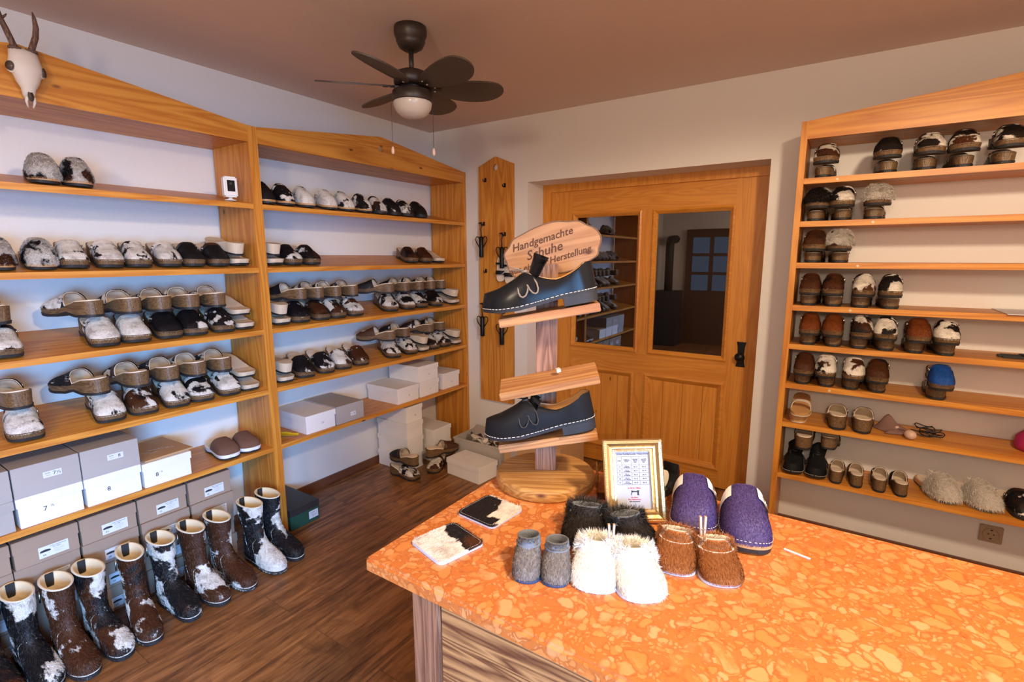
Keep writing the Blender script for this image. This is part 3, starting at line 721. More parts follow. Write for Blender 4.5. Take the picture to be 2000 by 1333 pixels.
bare_toe('L4', -.108, 'bare pale clog sole, lower at the right end of the corner rack\'s fourth shelf')
bare_heel('L4', -.110, 'bare pale clog sole, upper at the right end of the corner rack\'s fourth shelf', x=.34)

# ---- right rack: nested pairs, heel of one to the front, toe of the other above
def right_pair(k, x, hd, label, i, furlen=.007, coat='hide', xoff=0.):
    if hd and hd[0] < .12 and hd[1] > .9: coat = 'chestnut'
    sd = 1 if i % 2 else -1
    p1 = model(('low', sd, .0, coat), lambda: clog_model('low', sd, 0, coat)); p2 = model(('round', -sd, furlen, coat), lambda: clog_model('round', -sd, furlen, coat))
    z = RZ[k]+.001
    place('clog', 'heel-forward clog below '+label, 'shoe', p1, (x, -.272, z), (0, 0, R(90)), 'paired hide clogs on the right rack', hd)
    hd2 = (hd[0], hd[1], hd[2], hd[3]) if hd else None
    # upper: toe forward resting over the lower heel, nose a little down
    toe = Vector((x+xoff, -.335, z+.046)); e = Euler((0, .16, R(-90))); d = e.to_matrix() @ Vector((.25, 0, 0))
    r_ = place('clog', 'toe-forward clog above, '+label, 'shoe', p2, tuple(toe-d), tuple(e), 'paired hide clogs on the right rack', hd2)
    if k in ('R1', 'R2', 'R3'): r_.scale = (1, 1.14, 1.0)
RR = [('R1', (2.718, 2.966, 3.10, 3.224, 3.353), [(.45, .6, 1.1), (.25, .2, 2.9), (.6, .3, 3.7), (.5, .6, 4.9), (.5, .3, 5.9)], 'top shelf'),
      ('R2', (2.702, 2.812, 2.934), [(.12, .1, 6.2), (.55, .1, 7.8), (.92, .1, 8.7)], 'second shelf'),
      ('R3', (2.706, 2.818), [(.12, .95, 9.3), (.86, .3, 1.8)], 'third shelf'),
      ('R4', (2.704, 2.810, 2.920, 3.034), [(.08, .9, 2.1), (.10, .7, 3.3), (.5, .4, 4.2), (.42, .3, 5.8)], 'fourth shelf'),
      ('R5', (2.718, 2.826, 2.931, 3.034, 3.143, 3.252), [(.08, 1., 6.3), (.08, 1., 7.1), (.42, .4, 8.4), (.6, .2, 9.6), (.06, 1., 1.2), (.6, .1, 2.5)], 'fifth shelf'),
      ('R6', (2.710, 2.814, 2.917, 3.022), [(.1, .8, 3.4), (.84, .6, 4.6), (.70, .6, 5.4), (.08, .8, 6.8)], 'sixth shelf')]
for k, xs_, hs_, word in RR:
    for i, (x, hd) in enumerate(zip(xs_, hs_)):
        fl = .020 if (k, i) in (('R2', 0), ('R2', 2), ('R3', 1)) else .007
        right_pair(k, x, hd+(12,), '%s, %s stack from left on the right rack\'s %s' % (hide_words(hd), ORD[i], word), i, fl)
right_pair('R6', 3.243, None, 'bright blue, on the right rack\'s sixth shelf', 0, .007, 'bluefur')
HP = None
# ---- right rack shelf seven
def sandal_model():
    L = .25; st = oshape(26, L, .098, toe=3, side=1); x, c, h = st; t = x/L
    zf = np.interp(t, [0, .3, .6, 1], [.045, .042, .026, .028]); zb = np.interp(t, [0, .3, .46, .6, 1], [.006, .006, .016, .006, .012])
    P_ = [('outsole', slab('outsole', st, zb, zb-.005, 'creamstrap', 0, .002)), ('sole', slab('sole', st, zf, zb, 'tan', 0, .003))]
    for a, b_, hh in ((.62, .80, .050), (.40, .50, .066)):
        up, ln = shell('strap', arcs(st, zf-.004, a, b_, lambda s, t: 0, 8, .6, .9, ht=lambda t: hh), 'creamstrap', .003, 'creamstrap')
        P_ += [('strap', up), ('lining', ln)]
    bb = B().tube([(L*.45-.010, -.02, zf[12]+.058), (L*.45+.010, -.02, zf[12]+.058), (L*.45+.010, .004, zf[12]+.064), (L*.45-.010, .004, zf[12]+.064)], .0018, 6, True)
    P_.append(('buckle', bb.mesh('buckle', 'creamstrap', True)))
    return P_
P_ = sandal_model()
z7 = RZ['R7']+.001
place('sandal', 'cream strap sandal, lower of two at the left end of the seventh shelf', 'shoe', P_, (2.708, -.272, z7), (0, 0, R(90)), None)
e = Euler((0, .12, R(-90))); d = e.to_matrix() @ Vector((.25, 0, 0))
place('sandal', 'cream strap sandal, upper of two at the left end of the seventh shelf', 'shoe', P_, tuple(Vector((2.712, -.315, z7+.040))-d), tuple(e), None)
for i, x in enumerate((2.880, 2.982)):
    place('clog', 'beige and white clog with the heel forward, %s of the pair on the seventh shelf' % ('left', 'right')[i], 'shoe', clog_model('wedge', 1-2*i, .007), (x, -.29, z7), (0, 0, R(90)), 'beige heel-forward clogs', (.80, .7, 5.5+i, 10))
# cloth, shoe tree, straps
rng = random.Random(5); V = []; F = []; n = 14
for i in range(n+1):
    for j in range(n+1):
        u, w_ = i/n, j/n; z = .004+.055*max(0, math.sin(u*math.pi))**1.5*(.35+.65*math.exp(-((w_-.75)/.22)**2))*(1+.3*math.sin(9*u+5*w_))+.004*math.sin(14*w_+4*u)
        V.append((-.06+.12*u+.012*math.sin(6*w_), -.06+.12*w_, z if 0 < i < n and 0 < j < n else .002))
for i in range(n):
    for j in range(n): a = i*(n+1)+j; F.append((a, a+n+1, a+n+2, a+1))
nv = len(V); V += [(x, y, .0) for x, y, z in V]; F += [tuple(q+nv for q in reversed(f)) for f in F]
thing('cloth', 'crumpled mauve cloth lying beside the beige clogs on the seventh shelf', 'cloth', (3.112, -.15, z7), (0, 0, .3), me=mesh('cloth', V, F, 'cloth', smooth=True))
t = thing('shoe_tree', 'wooden shoe tree with thin metal rod on the seventh shelf', 'shoe tree', (3.160, -.235, z7), (0, 0, R(115)))
obj('toe_block', B().lathe([(.002, 0), (.014, .003), (.021, .015), (.022, .032), (.016, .046), (.003, .052)], 20).mesh('toe_block', 'pinkwood', True), t, (-.045, 0, .022), (0, R(90), 0))
obj('rod', B().tube([(0, 0, .024), (.04, .004, .028), (.085, .0, .020)], .0018, 6).mesh('rod', 'chrome', True), t)
obj('heel_knob', B().lathe([(.002, 0), (.010, .004), (.011, .012), (.003, .018)], 16).mesh('heel_knob', 'pinkwood', True), t, (.083, 0, .012))
b = B()
for i in range(7):
    a = rng.random()*6; r = .022+.012*rng.random(); cx_, cy_ = rng.uniform(-.02, .02), rng.uniform(-.02, .02); zz = .006+i*.006
    b.tube([(cx_+r*1.4*math.cos(a+q*math.pi/8), cy_+r*math.sin(a+q*math.pi/8), zz+.006*math.sin(q*math.pi/4+a)) for q in range(16)], .0026, 5, True)
thing('strap_bundle', 'bundle of looped black straps beside the wooden shoe tree', 'straps', (3.245, -.15, z7), me=b.mesh('strap_bundle', 'black', True))
thing('bag', 'magenta bag with black cord at the right edge of the seventh shelf', 'bag', (3.60, -.14, z7), me=fixn(B().lathe([(.05, 0), (.06, .02), (.055, .06), (.03, .09), (.02, .10)], 24).mesh('bag', 'magenta', True)))
# paper on shelf four, black things on shelf five
thing('paper_sheet', 'white paper sheets lying at the right end of the fourth shelf', 'paper', (3.56, -.15, RZ['R4']+.0005), me=box_me('paper_sheet', 'label', -.135, .15, -.145, .14, 0, .003, 0))
t = thing('glove', 'flat black glove at the right end of the fifth shelf', 'glove', (3.52, -.16, RZ['R5']+.0005))
b = B().box(0, .12, -.04, .04, 0, .014)
for i in range(4): b.box(-.07-.012*(i in (1, 2)), 0, -.038+i*.02, -.023+i*.02, 0, .010)
b.box(.0, .05, .035, .075, 0, .010); 
obj('glove_body', b.mesh('glove_body', 'black', bevel=.003), t)

# ---- lace-up shoe
def derby_model(mat, side=1, laces='thread', L=.295, tongue=1.0):
    st = oshape(36, L, .100, toe=2.9, heel=2.4, side=side, heelw=.74); x, c, h = st; t = x/L
    zf = np.interp(t, [0, .3, .5, .68, .85, 1], [.034, .032, .026, .021, .022, .030])
    zb = zf-.011
    P_ = []
    P_.append(('outsole', slab('outsole', st, zf-.003, zb, 'black', 0, .001)))
    hb = t < .30; xs_ = np.concatenate([x[hb], [L*.30]]); k = int(hb.sum())
    hst = (xs_, np.append(c[hb], c[k]), np.append(h[hb], h[k]*.98))
    V = []; 
    me = slab('heel', (np.append(hst[0], L*.3001), np.append(hst[1], hst[1][-1]), np.append(hst[2], 0)), .024, 0, 'black', 0, .001)
    P_.append(('heel', me))
    wst = (x, c, h+.0035)
    # welt strip and stitches
    P_.append(('welt', slab('welt', (x, c, h+.001), zf, zf-.0032, 'black')))
    b = B(); pts = []
    for sgn in (-1, 1):
        seq = [(x[i], c[i]+sgn*(h[i]+.0012), zf[i]-.0012) for i in range(len(x))]
        acc = 0; last = Vector(seq[0])
        for q in seq[1:]:
            q = Vector(q); L_ = (q-last).length; m_ = max(1, int(L_/.0065))
            for a in range(m_):
                p0 = last.lerp(q, (a+.1)/m_); p1 = last.lerp(q, (a+.72)/m_)
                b.tube([p0, p1], .0009, 4)
            last = q
    P_.append(('stitching', b.mesh('stitching', 'thread')))
    P_.append(('insole', slab('insole', (x*.95+L*.025, c, h*.9), zf+.003, zf-.002, 'tan', .002)))
    T0, TT = .0, .60
    def ht(t):
        if t < .06: return .068
        if t < .33: return .068-.028*math.sin((t-.06)/.27*math.pi/2)**1.1
        if t < TT: return .040+.042*((t-.33)/(TT-.33))**1.3
        return .082-.046*((t-TT)/(1-TT))**.80
    def gap(t):
        if t < TT: return .032*min(1, t/.03)*math.cos(max(0, (t-.12)/(TT-.12))*math.pi/2)**.7 if t < TT-.002 else 0
        return 0
    def cr(s, t): return (.004 if t < .1 else 0)-.010*max(0, (t-.6)/.4)**2-.0*s
    rows = arcs((x, c, h-.0015), zf-.002, 0, 1, cr, 9, .5, .85, ht=ht, gap=gap)
    nmid = 9
    up, ln = shell('upper', rows, mat, .0024, 'tan', skipmid=lambda i, j: j == nmid and (x[i]/L < TT-.02))
    P_.append(('upper', up)); P_.append(('lining', ln))
    # tongue
    V = []; F = []; nt = 8
    for i in range(nt):
        s = i/(nt-1); xx = L*(.555-.10*s*tongue); zz = .094+(.068*s-.006*s*s)*tongue; ww = .024+.014*s-.10*max(0, s-.76)
        for j in range(7):
            q = (j/6-.5)*2; V.append((xx-(.010+.026*s*tongue)*q*q, c[20]+q*ww*1.15, zz-.026*q*q*(1-.3*s)))
    for i in range(nt-1):
        for j in range(6): a = i*7+j; F.append((a, a+1, a+8, a+7))
    me = mesh('tongue', V, F, [mat]); nv = len(V)
    V2 = [(p[0]-.003, p[1], p[2]-.001) for p in V]; F2 = [tuple(reversed([q+nv for q in f])) for f in F]
    be = [(i, i+1) for i in range(6)]+[((nt-1)*7+i, (nt-1)*7+i+1) for i in range(6)]
    P_.append(('tongue', mesh('tongue', V+V2, F+F2+[(a, b_, b_+nv, a+nv) for a, b_ in be]+[(i*7, i*7+7, i*7+7+nv, i*7+nv) for i in range(nt-1)]+[(i*7+6, i*7+13, i*7+13+nv, i*7+6+nv) for i in range(nt-1)], [mat], smooth=True)))
    # laces: knot, loops hanging to the visible side, free ends
    b = B(); kx, kz = L*.585, .101; cy_ = c[20]; s = side if False else 1
    for sd in (-1, 1):
        for (dx, dz, dy, sw) in ((.012, -.060, .050, .013), (-.020, -.056, .050, .012)):
            pts = [(kx, cy_, kz)]
            for q in range(1, 12):
                u = q/12*math.pi*2; rr = math.sin(u/2)
                pts.append((kx+dx*rr+sw*math.sin(u), cy_+sd*(dy*rr**.8), kz+dz*rr**1.6))
            b.tube(pts, .0024, 5, True)
    b.tube([(kx-.004, cy_-.008, kz+.001), (kx-.004, cy_+.008, kz+.001), (kx+.006, cy_+.008, kz), (kx+.006, cy_-.008, kz)], .004, 6, True)
    b.tube([(kx, cy_, kz+.002), (kx+.02, cy_-.01, kz+.006), (kx+.045, cy_-.02, kz+.012), (kx+.06, cy_-.018, kz+.003)], .0016, 5)
    b.tube([(kx, cy_, kz+.002), (kx+.015, cy_+.012, kz+.010), (kx+.035, cy_+.018, kz+.018)], .0016, 5)
    P_.append(('lace', b.mesh('lace', laces, True)))
    return P_
z8 = RZ['R8']+.001
dk = model('derby_dark', lambda: derby_model('mattleather', 1, 'black'))
for i, x in enumerate((2.700, 2.804)):
    put_toe(dk, .295, (x, -.302, z8), R(-90), 0, 'lace_up_shoe', 'black lace-up shoe, %s of the pair at the left end of the lowest shelf' % ('left', 'right')[i], 'black lace-up shoes on the lowest shelf', None)
b = B().tube([(0, 0, 0), (.002, -.004, -.05), (-.004, -.006, -.10), (-.006, -.006, -.14)], .0016, 5)
place('clog', 'brown clog with cream lining, heel forward, on top of the black lace-up shoes', 'shoe', clog_model('wedge', 1, .007), (2.742, -.280, z8+.142), (0, -.02, R(89)), None, (.08, .9, 3.1, 10))
place('clog', 'dark olive clog lying behind, right of the clog on the black lace-up shoes', 'shoe', clog_model('wedge', -1, .007), (2.850, -.225, z8+.150), (0, .12, R(88)), None, (.05, .6, 7.1, 10)).scale = (.78, .9, .9)
for i, x in enumerate((2.898, 2.984, 3.076, 3.160)):
    hd = [(.2, .8, 1.4, 12), (.3, .8, 2.6, 12), (.25, .7, 3.9, 12), (.3, .3, 4.4, 12)][i]
    place('clog', 'small heel-forward clog, %s of four in a row on the lowest shelf' % ORD[i], 'shoe', [(n_, m_) for n_, m_ in model(('wedge', 1 if i % 2 else -1, .007, 'hide'), lambda: clog_model('wedge', 1 if i % 2 else -1, .007))], (x, -.285, z8), (0, 0, R(90)), 'small clogs on the lowest shelf', hd).scale = (.80, .72, .92)
for i, (x, hdg) in enumerate(((3.340, -72), (3.486, -72))):
    put_toe(model(('big', 1-2*i, .034, 'creamfur'), lambda: clog_model('big', 1-2*i, .034, 'creamfur')), .275, (x, -.262, z8), R(hdg), 0, 'slipper', 'long-haired fluffy cream slipper, %s of the pair on the lowest shelf' % ('left', 'right')[i], 'fluffy cream slippers', None)
put_toe(clog_model('flat', 1, .007), .27, (3.60, -.272, z8), R(-80), 0, 'clog', 'dark hide clog at the right edge of the photo on the lowest shelf', 'x', (.2, .2, 9.9, 12))
# floor shoes beneath the right rack
put_toe(clog_model('flat', 1, .007), .27, (3.03, -.29, .001), R(-80), 0, 'clog', 'black hide clog on the floor under the right rack\'s lowest shelf', 'clogs on the floor under the right rack', (.15, .1, 2.9, 12))
put_toe(clog_model('big', 1, .014, 'creamfur'), .275, (3.43, -.30, .001), R(-75), 0, 'clog', 'cream fur clog on the floor under the right rack below the socket', 'clogs on the floor under the right rack', None)
# wall socket
t = thing('wall_socket', 'beige wall socket low on the wall under the right rack', 'socket', (3.546, -.0005, .207), (R(90), 0, 0))
obj('plate', box_me('plate', 'outlet', -.043, .043, -.043, .043, 0, .010, .003), t)
obj('socket_ring', B().lathe([(.031, .009), (.031, .014), (.027, .0145), (.025, .010), (.0, .0085)], 32).mesh('socket_ring', 'outlet', True), t)
b = B()
for s in (-1, 1): b.lathe([(.003, .0), (.003, .0012)], 10, (s*.0095, 0, .0098))
b.box(-.004, .004, .019, .024, .0098, .013); b.box(-.004, .004, -.024, -.019, .0098, .013)
obj('contact', b.mesh('contact', 'stove'), t)

# ------------------------------------------------------------ boxes
def lidbox(name, label, cat, loc, rz, sx, sy, sz, mat, lid=.035, group=None, lidmat=None, overhang=.0045, texts=()):
    """origin bottom centre; front face is +x"""
    t = thing(name, label, cat, loc, (0, 0, rz), group)
    obj('box_body', box_me('box_body', mat, -sx/2+overhang, sx/2-overhang, -sy/2+overhang, sy/2-overhang, 0, sz-.002, .001), t)
    obj('lid', box_me('lid', lidmat or mat, -sx/2, sx/2, -sy/2, sy/2, sz-lid, sz, .0012), t)
    for (s, y, z, size, m_) in texts:
        me = text_me(s, size, m_, .0003); xf(me, Matrix(((0, 0, 1, sx/2+.0006 if z > sz-lid else sx/2-overhang+.0008), (1, 0, 0, y), (0, 1, 0, z), (0, 0, 0, 1))))
        obj('size_mark', me, t)
    return t
def sticker(t, sx, y, z, w_, h_, lines, off=.0):
    l = obj('paper_label', box_me('paper_label', 'label', sx/2+off-.0002, sx/2+off+.0006, y-w_/2, y+w_/2, z-h_/2, z+h_/2, 0), t)
    for (s, yy, zz, size, m_) in lines:
        me = text_me(s, size, m_, .0002); xf(me, Matrix(((0, 0, 1, sx/2+off+.0008), (1, 0, 0, y+yy), (0, 1, 0, z+zz), (0, 0, 0, 1)))); obj('print', me, l)
    return l
# left rack fifth shelf
Z5 = LZ['L5']+.0008; DB = .30; xc = .351-DB/2
for i, (y, wmk, gmk) in enumerate([(-2.816, None, ''), (-2.611, ('7', '½'), '7½'), (-2.407, ('8', ''), '8')]):
    wt = () if not wmk else ((wmk[0], -.02, .052, .026, 'ink'),)+(((wmk[1], .002, .058, .014, 'ink'),) if wmk[1] else ())
    lidbox('shoe_box', ('white box marked %s under a grey box, left rack fifth shelf' % gmk if wmk else 'unlabelled grey shoe box, lower of two on the left rack\'s fifth shelf'), 'box', (xc, y, Z5), 0, DB, .200, .119, 'white' if wmk else 'greycard', .036, 'shoe boxes on the fifth shelf of the left rack', texts=wt)
    t = thing('shoe_box', ('grey box labelled %s upon a white box on the left rack\'s fifth shelf' % gmk) if wmk else 'unlabelled grey shoe box, upper of two on the left rack\'s fifth shelf', 'box', (xc, y, Z5+.1195), group='shoe boxes on the fifth shelf of the left rack')
    obj('box_body', box_me('box_body', 'greycard', -DB/2+.002, DB/2, -.1, .1, 0, .119, .0012), t)
    if wmk: sticker(t, DB, .015, .066, .056, .024, [('Größe', -.014, .005, .006, 'ink'), ('Farbe Form', -.012, -.004, .003, 'ink'), (gmk, .014, 0, .019, 'ink')])
lidbox('shoe_box', 'white shoe box marked 8 half under loose cardboard', 'box', (xc, -2.203, Z5), 0, DB, .200, .112, 'white', .034, 'shoe boxes on the fifth shelf of the left rack', texts=(('8', -.045, .048, .026, 'ink'), ('½', -.026, .056, .010, 'ink')))
t = thing('cardboard_sheet', 'flattened printed cardboard lying on the rightmost white box of the fifth shelf', 'cardboard', (xc-.005, -2.195, Z5+.1135), (0, 0, .06))
obj('sheet', box_me('sheet', 'tancard', -.14, .14, -.10, .105, 0, .008), t)
for s, x, y in (('SCHUH', .04, -.045), ('KARTON', .03, .02)):
    me = text_me(s, .026, 'greycard', .0003); xf(me, Matrix.Translation((x, y, .0085)) @ Matrix.Rotation(R(60), 4, 'Z')); obj('print', me, t)
# brown boxes under the left rack
cols = [-2.842, -2.637, -2.430, -2.221, -2.012]; hb = .1155
for ci, y in enumerate(cols):
    for r in range(4):
        z = r*hb; jit = .006*math.sin(ci*5+r*3)
        num = ['41', '44', '43', '43', '42'][ci]
        t = thing('shoe_box', 'brown shoe box, %s layer, %s column from left under the left rack' % (['bottom', 'second', 'third', 'top'][r], ORD[ci]), 'box', (.160+jit*.6, y+jit*.3, z+.0005), group='brown shoe boxes stacked on the floor under the left rack')
        obj('box_body', box_me('box_body', 'browncard', -.145, .143, -.0975, .0975, 0, hb-.003, .001), t)
        obj('lid', box_me('lid', 'browncard', -.147, .147, -.1, .1, hb-.050, hb-.001, .0015), t)
        l = sticker(t, .286, .018, .037, .092, .046, [('TRACHTENSCHUHE', .014, .016, .0055, 'green'), ('Art. Haferl', .010, .009, .0055, 'ink'), ('Leder Futter Sohle', .016, .002, .0042, 'greycard'), ('Form Weite Farbe', .014, -.004, .0042, 'greycard'), ('handgenäht', .012, -.010, .0042, 'greycard'), (num, -.030, -.013, .010, 'ink')], .0004)
        me = cutout('shoe_picture', [(.017*math.cos(a/10*math.pi)*(1 if a else 1), .0065*max(-.5, math.sin(a/10*math.pi))) for a in range(20)], [], .0003, 'ink')
        xf(me, Matrix(((0, 0, 1, .1445), (1, 0, 0, -.008), (0, 1, 0, .040), (0, 0, 0, 1)))); obj('shoe_picture', me, l)
# corner rack fifth shelf
xq = .345-.155
def wb(label, y, z, mark, x=xq, sy=.205, sz=.108, sx=.31, name='shoe_box', grp='white shoe boxes in the corner rack', rz=0):
    return lidbox(name, label, 'box', (x, y, z), rz, sx, sy, sz, 'white', .034, grp, texts=((mark, .01, .045, .020, 'greycard'),) if mark else ())
wb('white shoe box marked 10 at the left end of the corner rack\'s shelf', -1.388, Z5, '10')
t = thing('shoe_box', 'grey shoe box with a white label on the fifth shelf of the corner rack', 'box', (.345-.16, -1.178, Z5), group='white shoe boxes in the corner rack')
obj('box_body', box_me('box_body', 'greycard', -.16, .16, -.103, .103, 0, .112, .001), t); sticker(t, .32, .02, .045, .040, .026, [('9', .008, 0, .016, 'ink'), ('Form', -.010, 0, .004, 'ink')])
wb('large white shoe box right of the gap on the corner rack\'s fifth shelf', -.672, Z5, '9', sy=.212, sz=.112)
wb('white shoe box, lower of two stacked on the fifth shelf of the corner rack', -.453, Z5, '11', sz=.112)
wb('white shoe box, topmost on the fifth shelf of the corner rack', -.462, Z5+.1125, '11', sy=.215, sz=.118)
wb('white shoe box at the right end of the fifth shelf of the corner rack', -.195, Z5, '12', x=xq-.01, sy=.20, sz=.125)
# stack on the floor
for i, (y, jx) in enumerate(((-.622, 0), (-.618, -.002), (-.62, .004), (-.615, -.01))):
    wb('white shoe box, %s from the bottom of the tall floor stack' % ORD[i], y, .001+i*.1195, ['', '', '', '18'][i], x=.19+jx*.5, sy=.165, sz=.119, grp='white shoe boxes stacked on the floor')
for i in range(2):
    wb('%s of two long white boxes beside the corner rack\'s side panel' % ('lower', 'upper')[i], -.36, .001+i*.126, '', x=.195, sy=.205, sz=.125, grp='white shoe boxes stacked on the floor', sx=.36)
# green box
t = lidbox('shoe_box', 'dark green shoe box with black lid on the floor against the rack', 'box', (.193, -1.548, .0005), 0, .34, .19, .122, 'green', .040, lidmat='darkcard', overhang=.002)
sticker(t, .336, .055, .045, .060, .046, [('Gr. 42', -.004, .010, .009, 'ink'), ('Leder schwarz', 0, -.004, .005, 'ink'), ('Form', 0, -.012, .005, 'ink')], .0003)
# yellow shoe horn
sh = B(); V = []; F = []; n = 12
for i in range(n+1):
    s = i/n; w_ = .016+.010*math.sin(min(1, s*1.3)*math.pi)**1; zc = .012*s
    for j in range(7):
        a = (j/6-.5)*2.2; V.append((s*.16-.08, w_*math.sin(a), zc+w_*(1-math.cos(a))*.8+.002))
for i in range(n):
    for j in range(6): a = i*7+j; F.append((a, a+7, a+8, a+1))
nv = len(V); V += [(x, y*.97, z+.0025) for x, y, z in V]; F += [tuple(q+nv for q in reversed(f)) for f in F]
thing('shoehorn', 'bright yellow plastic shoehorn at the left end of the fifth shelf of the corner rack', 'shoehorn', (.262, -1.572, Z5), (0, 0, R(20)), me=mesh('shoehorn', V, F, 'yellow', smooth=True))
# floor clogs
P_ = model(('wedge', 1, .007, 'hide'), lambda: clog_model('wedge', 1, .007))
put_toe(P_, .27, (.500, -.770, .001), -.06, 0, 'clog', 'black-and-white clog on the floor, lower one of the stack nearer the wall', 'four clogs on the floor by the boxes', (.5, .1, 2.2, 9))
place('clog', 'dark clog on the floor, upper one of the stack nearer the wall', 'shoe', P_, (.500, -.770, .108), (0, 0, math.pi-.12), 'four clogs on the floor by the boxes', (.06, .5, 3.2, 9))
put_toe(P_, .27, (.500, -.640, .001), R(-70), 0, 'clog', 'brown-and-white clog on the floor, lower one beside the alone white box', 'four clogs on the floor by the boxes', (.5, .7, 6.3, 9))
place('clog', 'dark brown clog on the floor, upper one beside the alone white box', 'shoe', P_, (.450, -.625, .108), (0, 0, R(74)), 'four clogs on the floor by the boxes', (.05, .9, 4.8, 9))
# single white box on floor
lidbox('shoe_box', 'white shoe box standing alone on the floor beside the table', 'box', (.745, -.475, .0005), R(-6), .318, .195, .118, 'white', .036)
# translucent bin with leather scraps
t = thing('storage_bin', 'translucent plastic bin full of hide scraps behind the white box on the floor', 'bin', (.700, -.185, .0005))
b = B(); w1, d1, hh, q = .235, .145, .18, .004
b.box(-w1, w1, -d1, d1, 0, q).box(-w1, w1, -d1, -d1+q, q, hh).box(-w1, w1, d1-q, d1, q, hh).box(-w1, -w1+q, -d1+q, d1-q, q, hh).box(w1-q, w1, -d1+q, d1-q, q, hh)
obj('bin_body', b.mesh('bin_body', 'bin'), t)
b = B().box(-w1-.008, w1+.008, -d1-.008, -d1, hh-.012, hh).box(-w1-.008, w1+.008, d1, d1+.008, hh-.012, hh).box(-w1-.008, -w1, -d1, d1, hh-.012, hh).box(w1, w1+.008, -d1, d1, hh-.012, hh)
obj('rim', b.mesh('rim', 'bin', bevel=.002), t)
rg = random.Random(3); SV = []; SF = []
for i in range(14):
    px, py = rg.uniform(-.13, .13), rg.uniform(-.055, .055); n = 8; sc = rg.uniform(.05, .075); a0 = rg.uniform(0, 6); V = []; F = []
    mt = Matrix.Translation((px, py, .03+i*.0125)) @ Euler((rg.uniform(-.3, .3), rg.uniform(-.3, .3), rg.uniform(0, 6))).to_matrix().to_4x4()
    for a in range(n+1):
        for c_ in range(n+1):
            u, v_ = (a/n-.5)*2, (c_/n-.5)*2; V.append(Vector((u*sc, v_*sc*.7, .012*math.sin(u*3+a0)+.010*math.cos(v_*4+a0))))
    for a in range(n):
        for c_ in range(n): k = a*(n+1)+c_; F.append((k, k+n+1, k+n+2, k+1))
    nv = len(V); V += [p-Vector((0, 0, .003)) for p in V]; F += [tuple(k+nv for k in reversed(f)) for f in F]
    o_ = len(SV); SV += [mt @ p for p in V]; SF += [tuple(k+o_ for k in f) for f in F]
o = thing('hide_scraps', 'heap of loose cow hide scraps filling the translucent bin', 'hide scraps', (.700, -.185, 0), me=mesh('hide_scraps', SV, SF, 'hide', smooth=True))
o['kind'] = 'stuff'; o['hide_white'] = .55; o['hide_brown'] = .45; o['hide_seed'] = 3.3; o['hide_scale'] = 16.
t = thing('card_flap', 'grey card panel sticking up out of the translucent bin', 'card', (.60, -.20, .205), (R(38), 0, R(-18)))
obj('panel', box_me('panel', 'greycard', -.085, .085, -.05, .055, 0, .003), t)
t = thing('cardboard_box', 'tan cardboard box on the floor between the bin and the wooden door', 'box', (1.185, -.210, .0005))
obj('box_body', B().box(-.22, .22, -.18, .18, 0, .30).mesh('box_body', 'tancard', bevel=.003), t)
obj('tape', box_me('tape', 'greycard', -.165, -.115, -.1815, -.1802, .12, .30, 0), t)

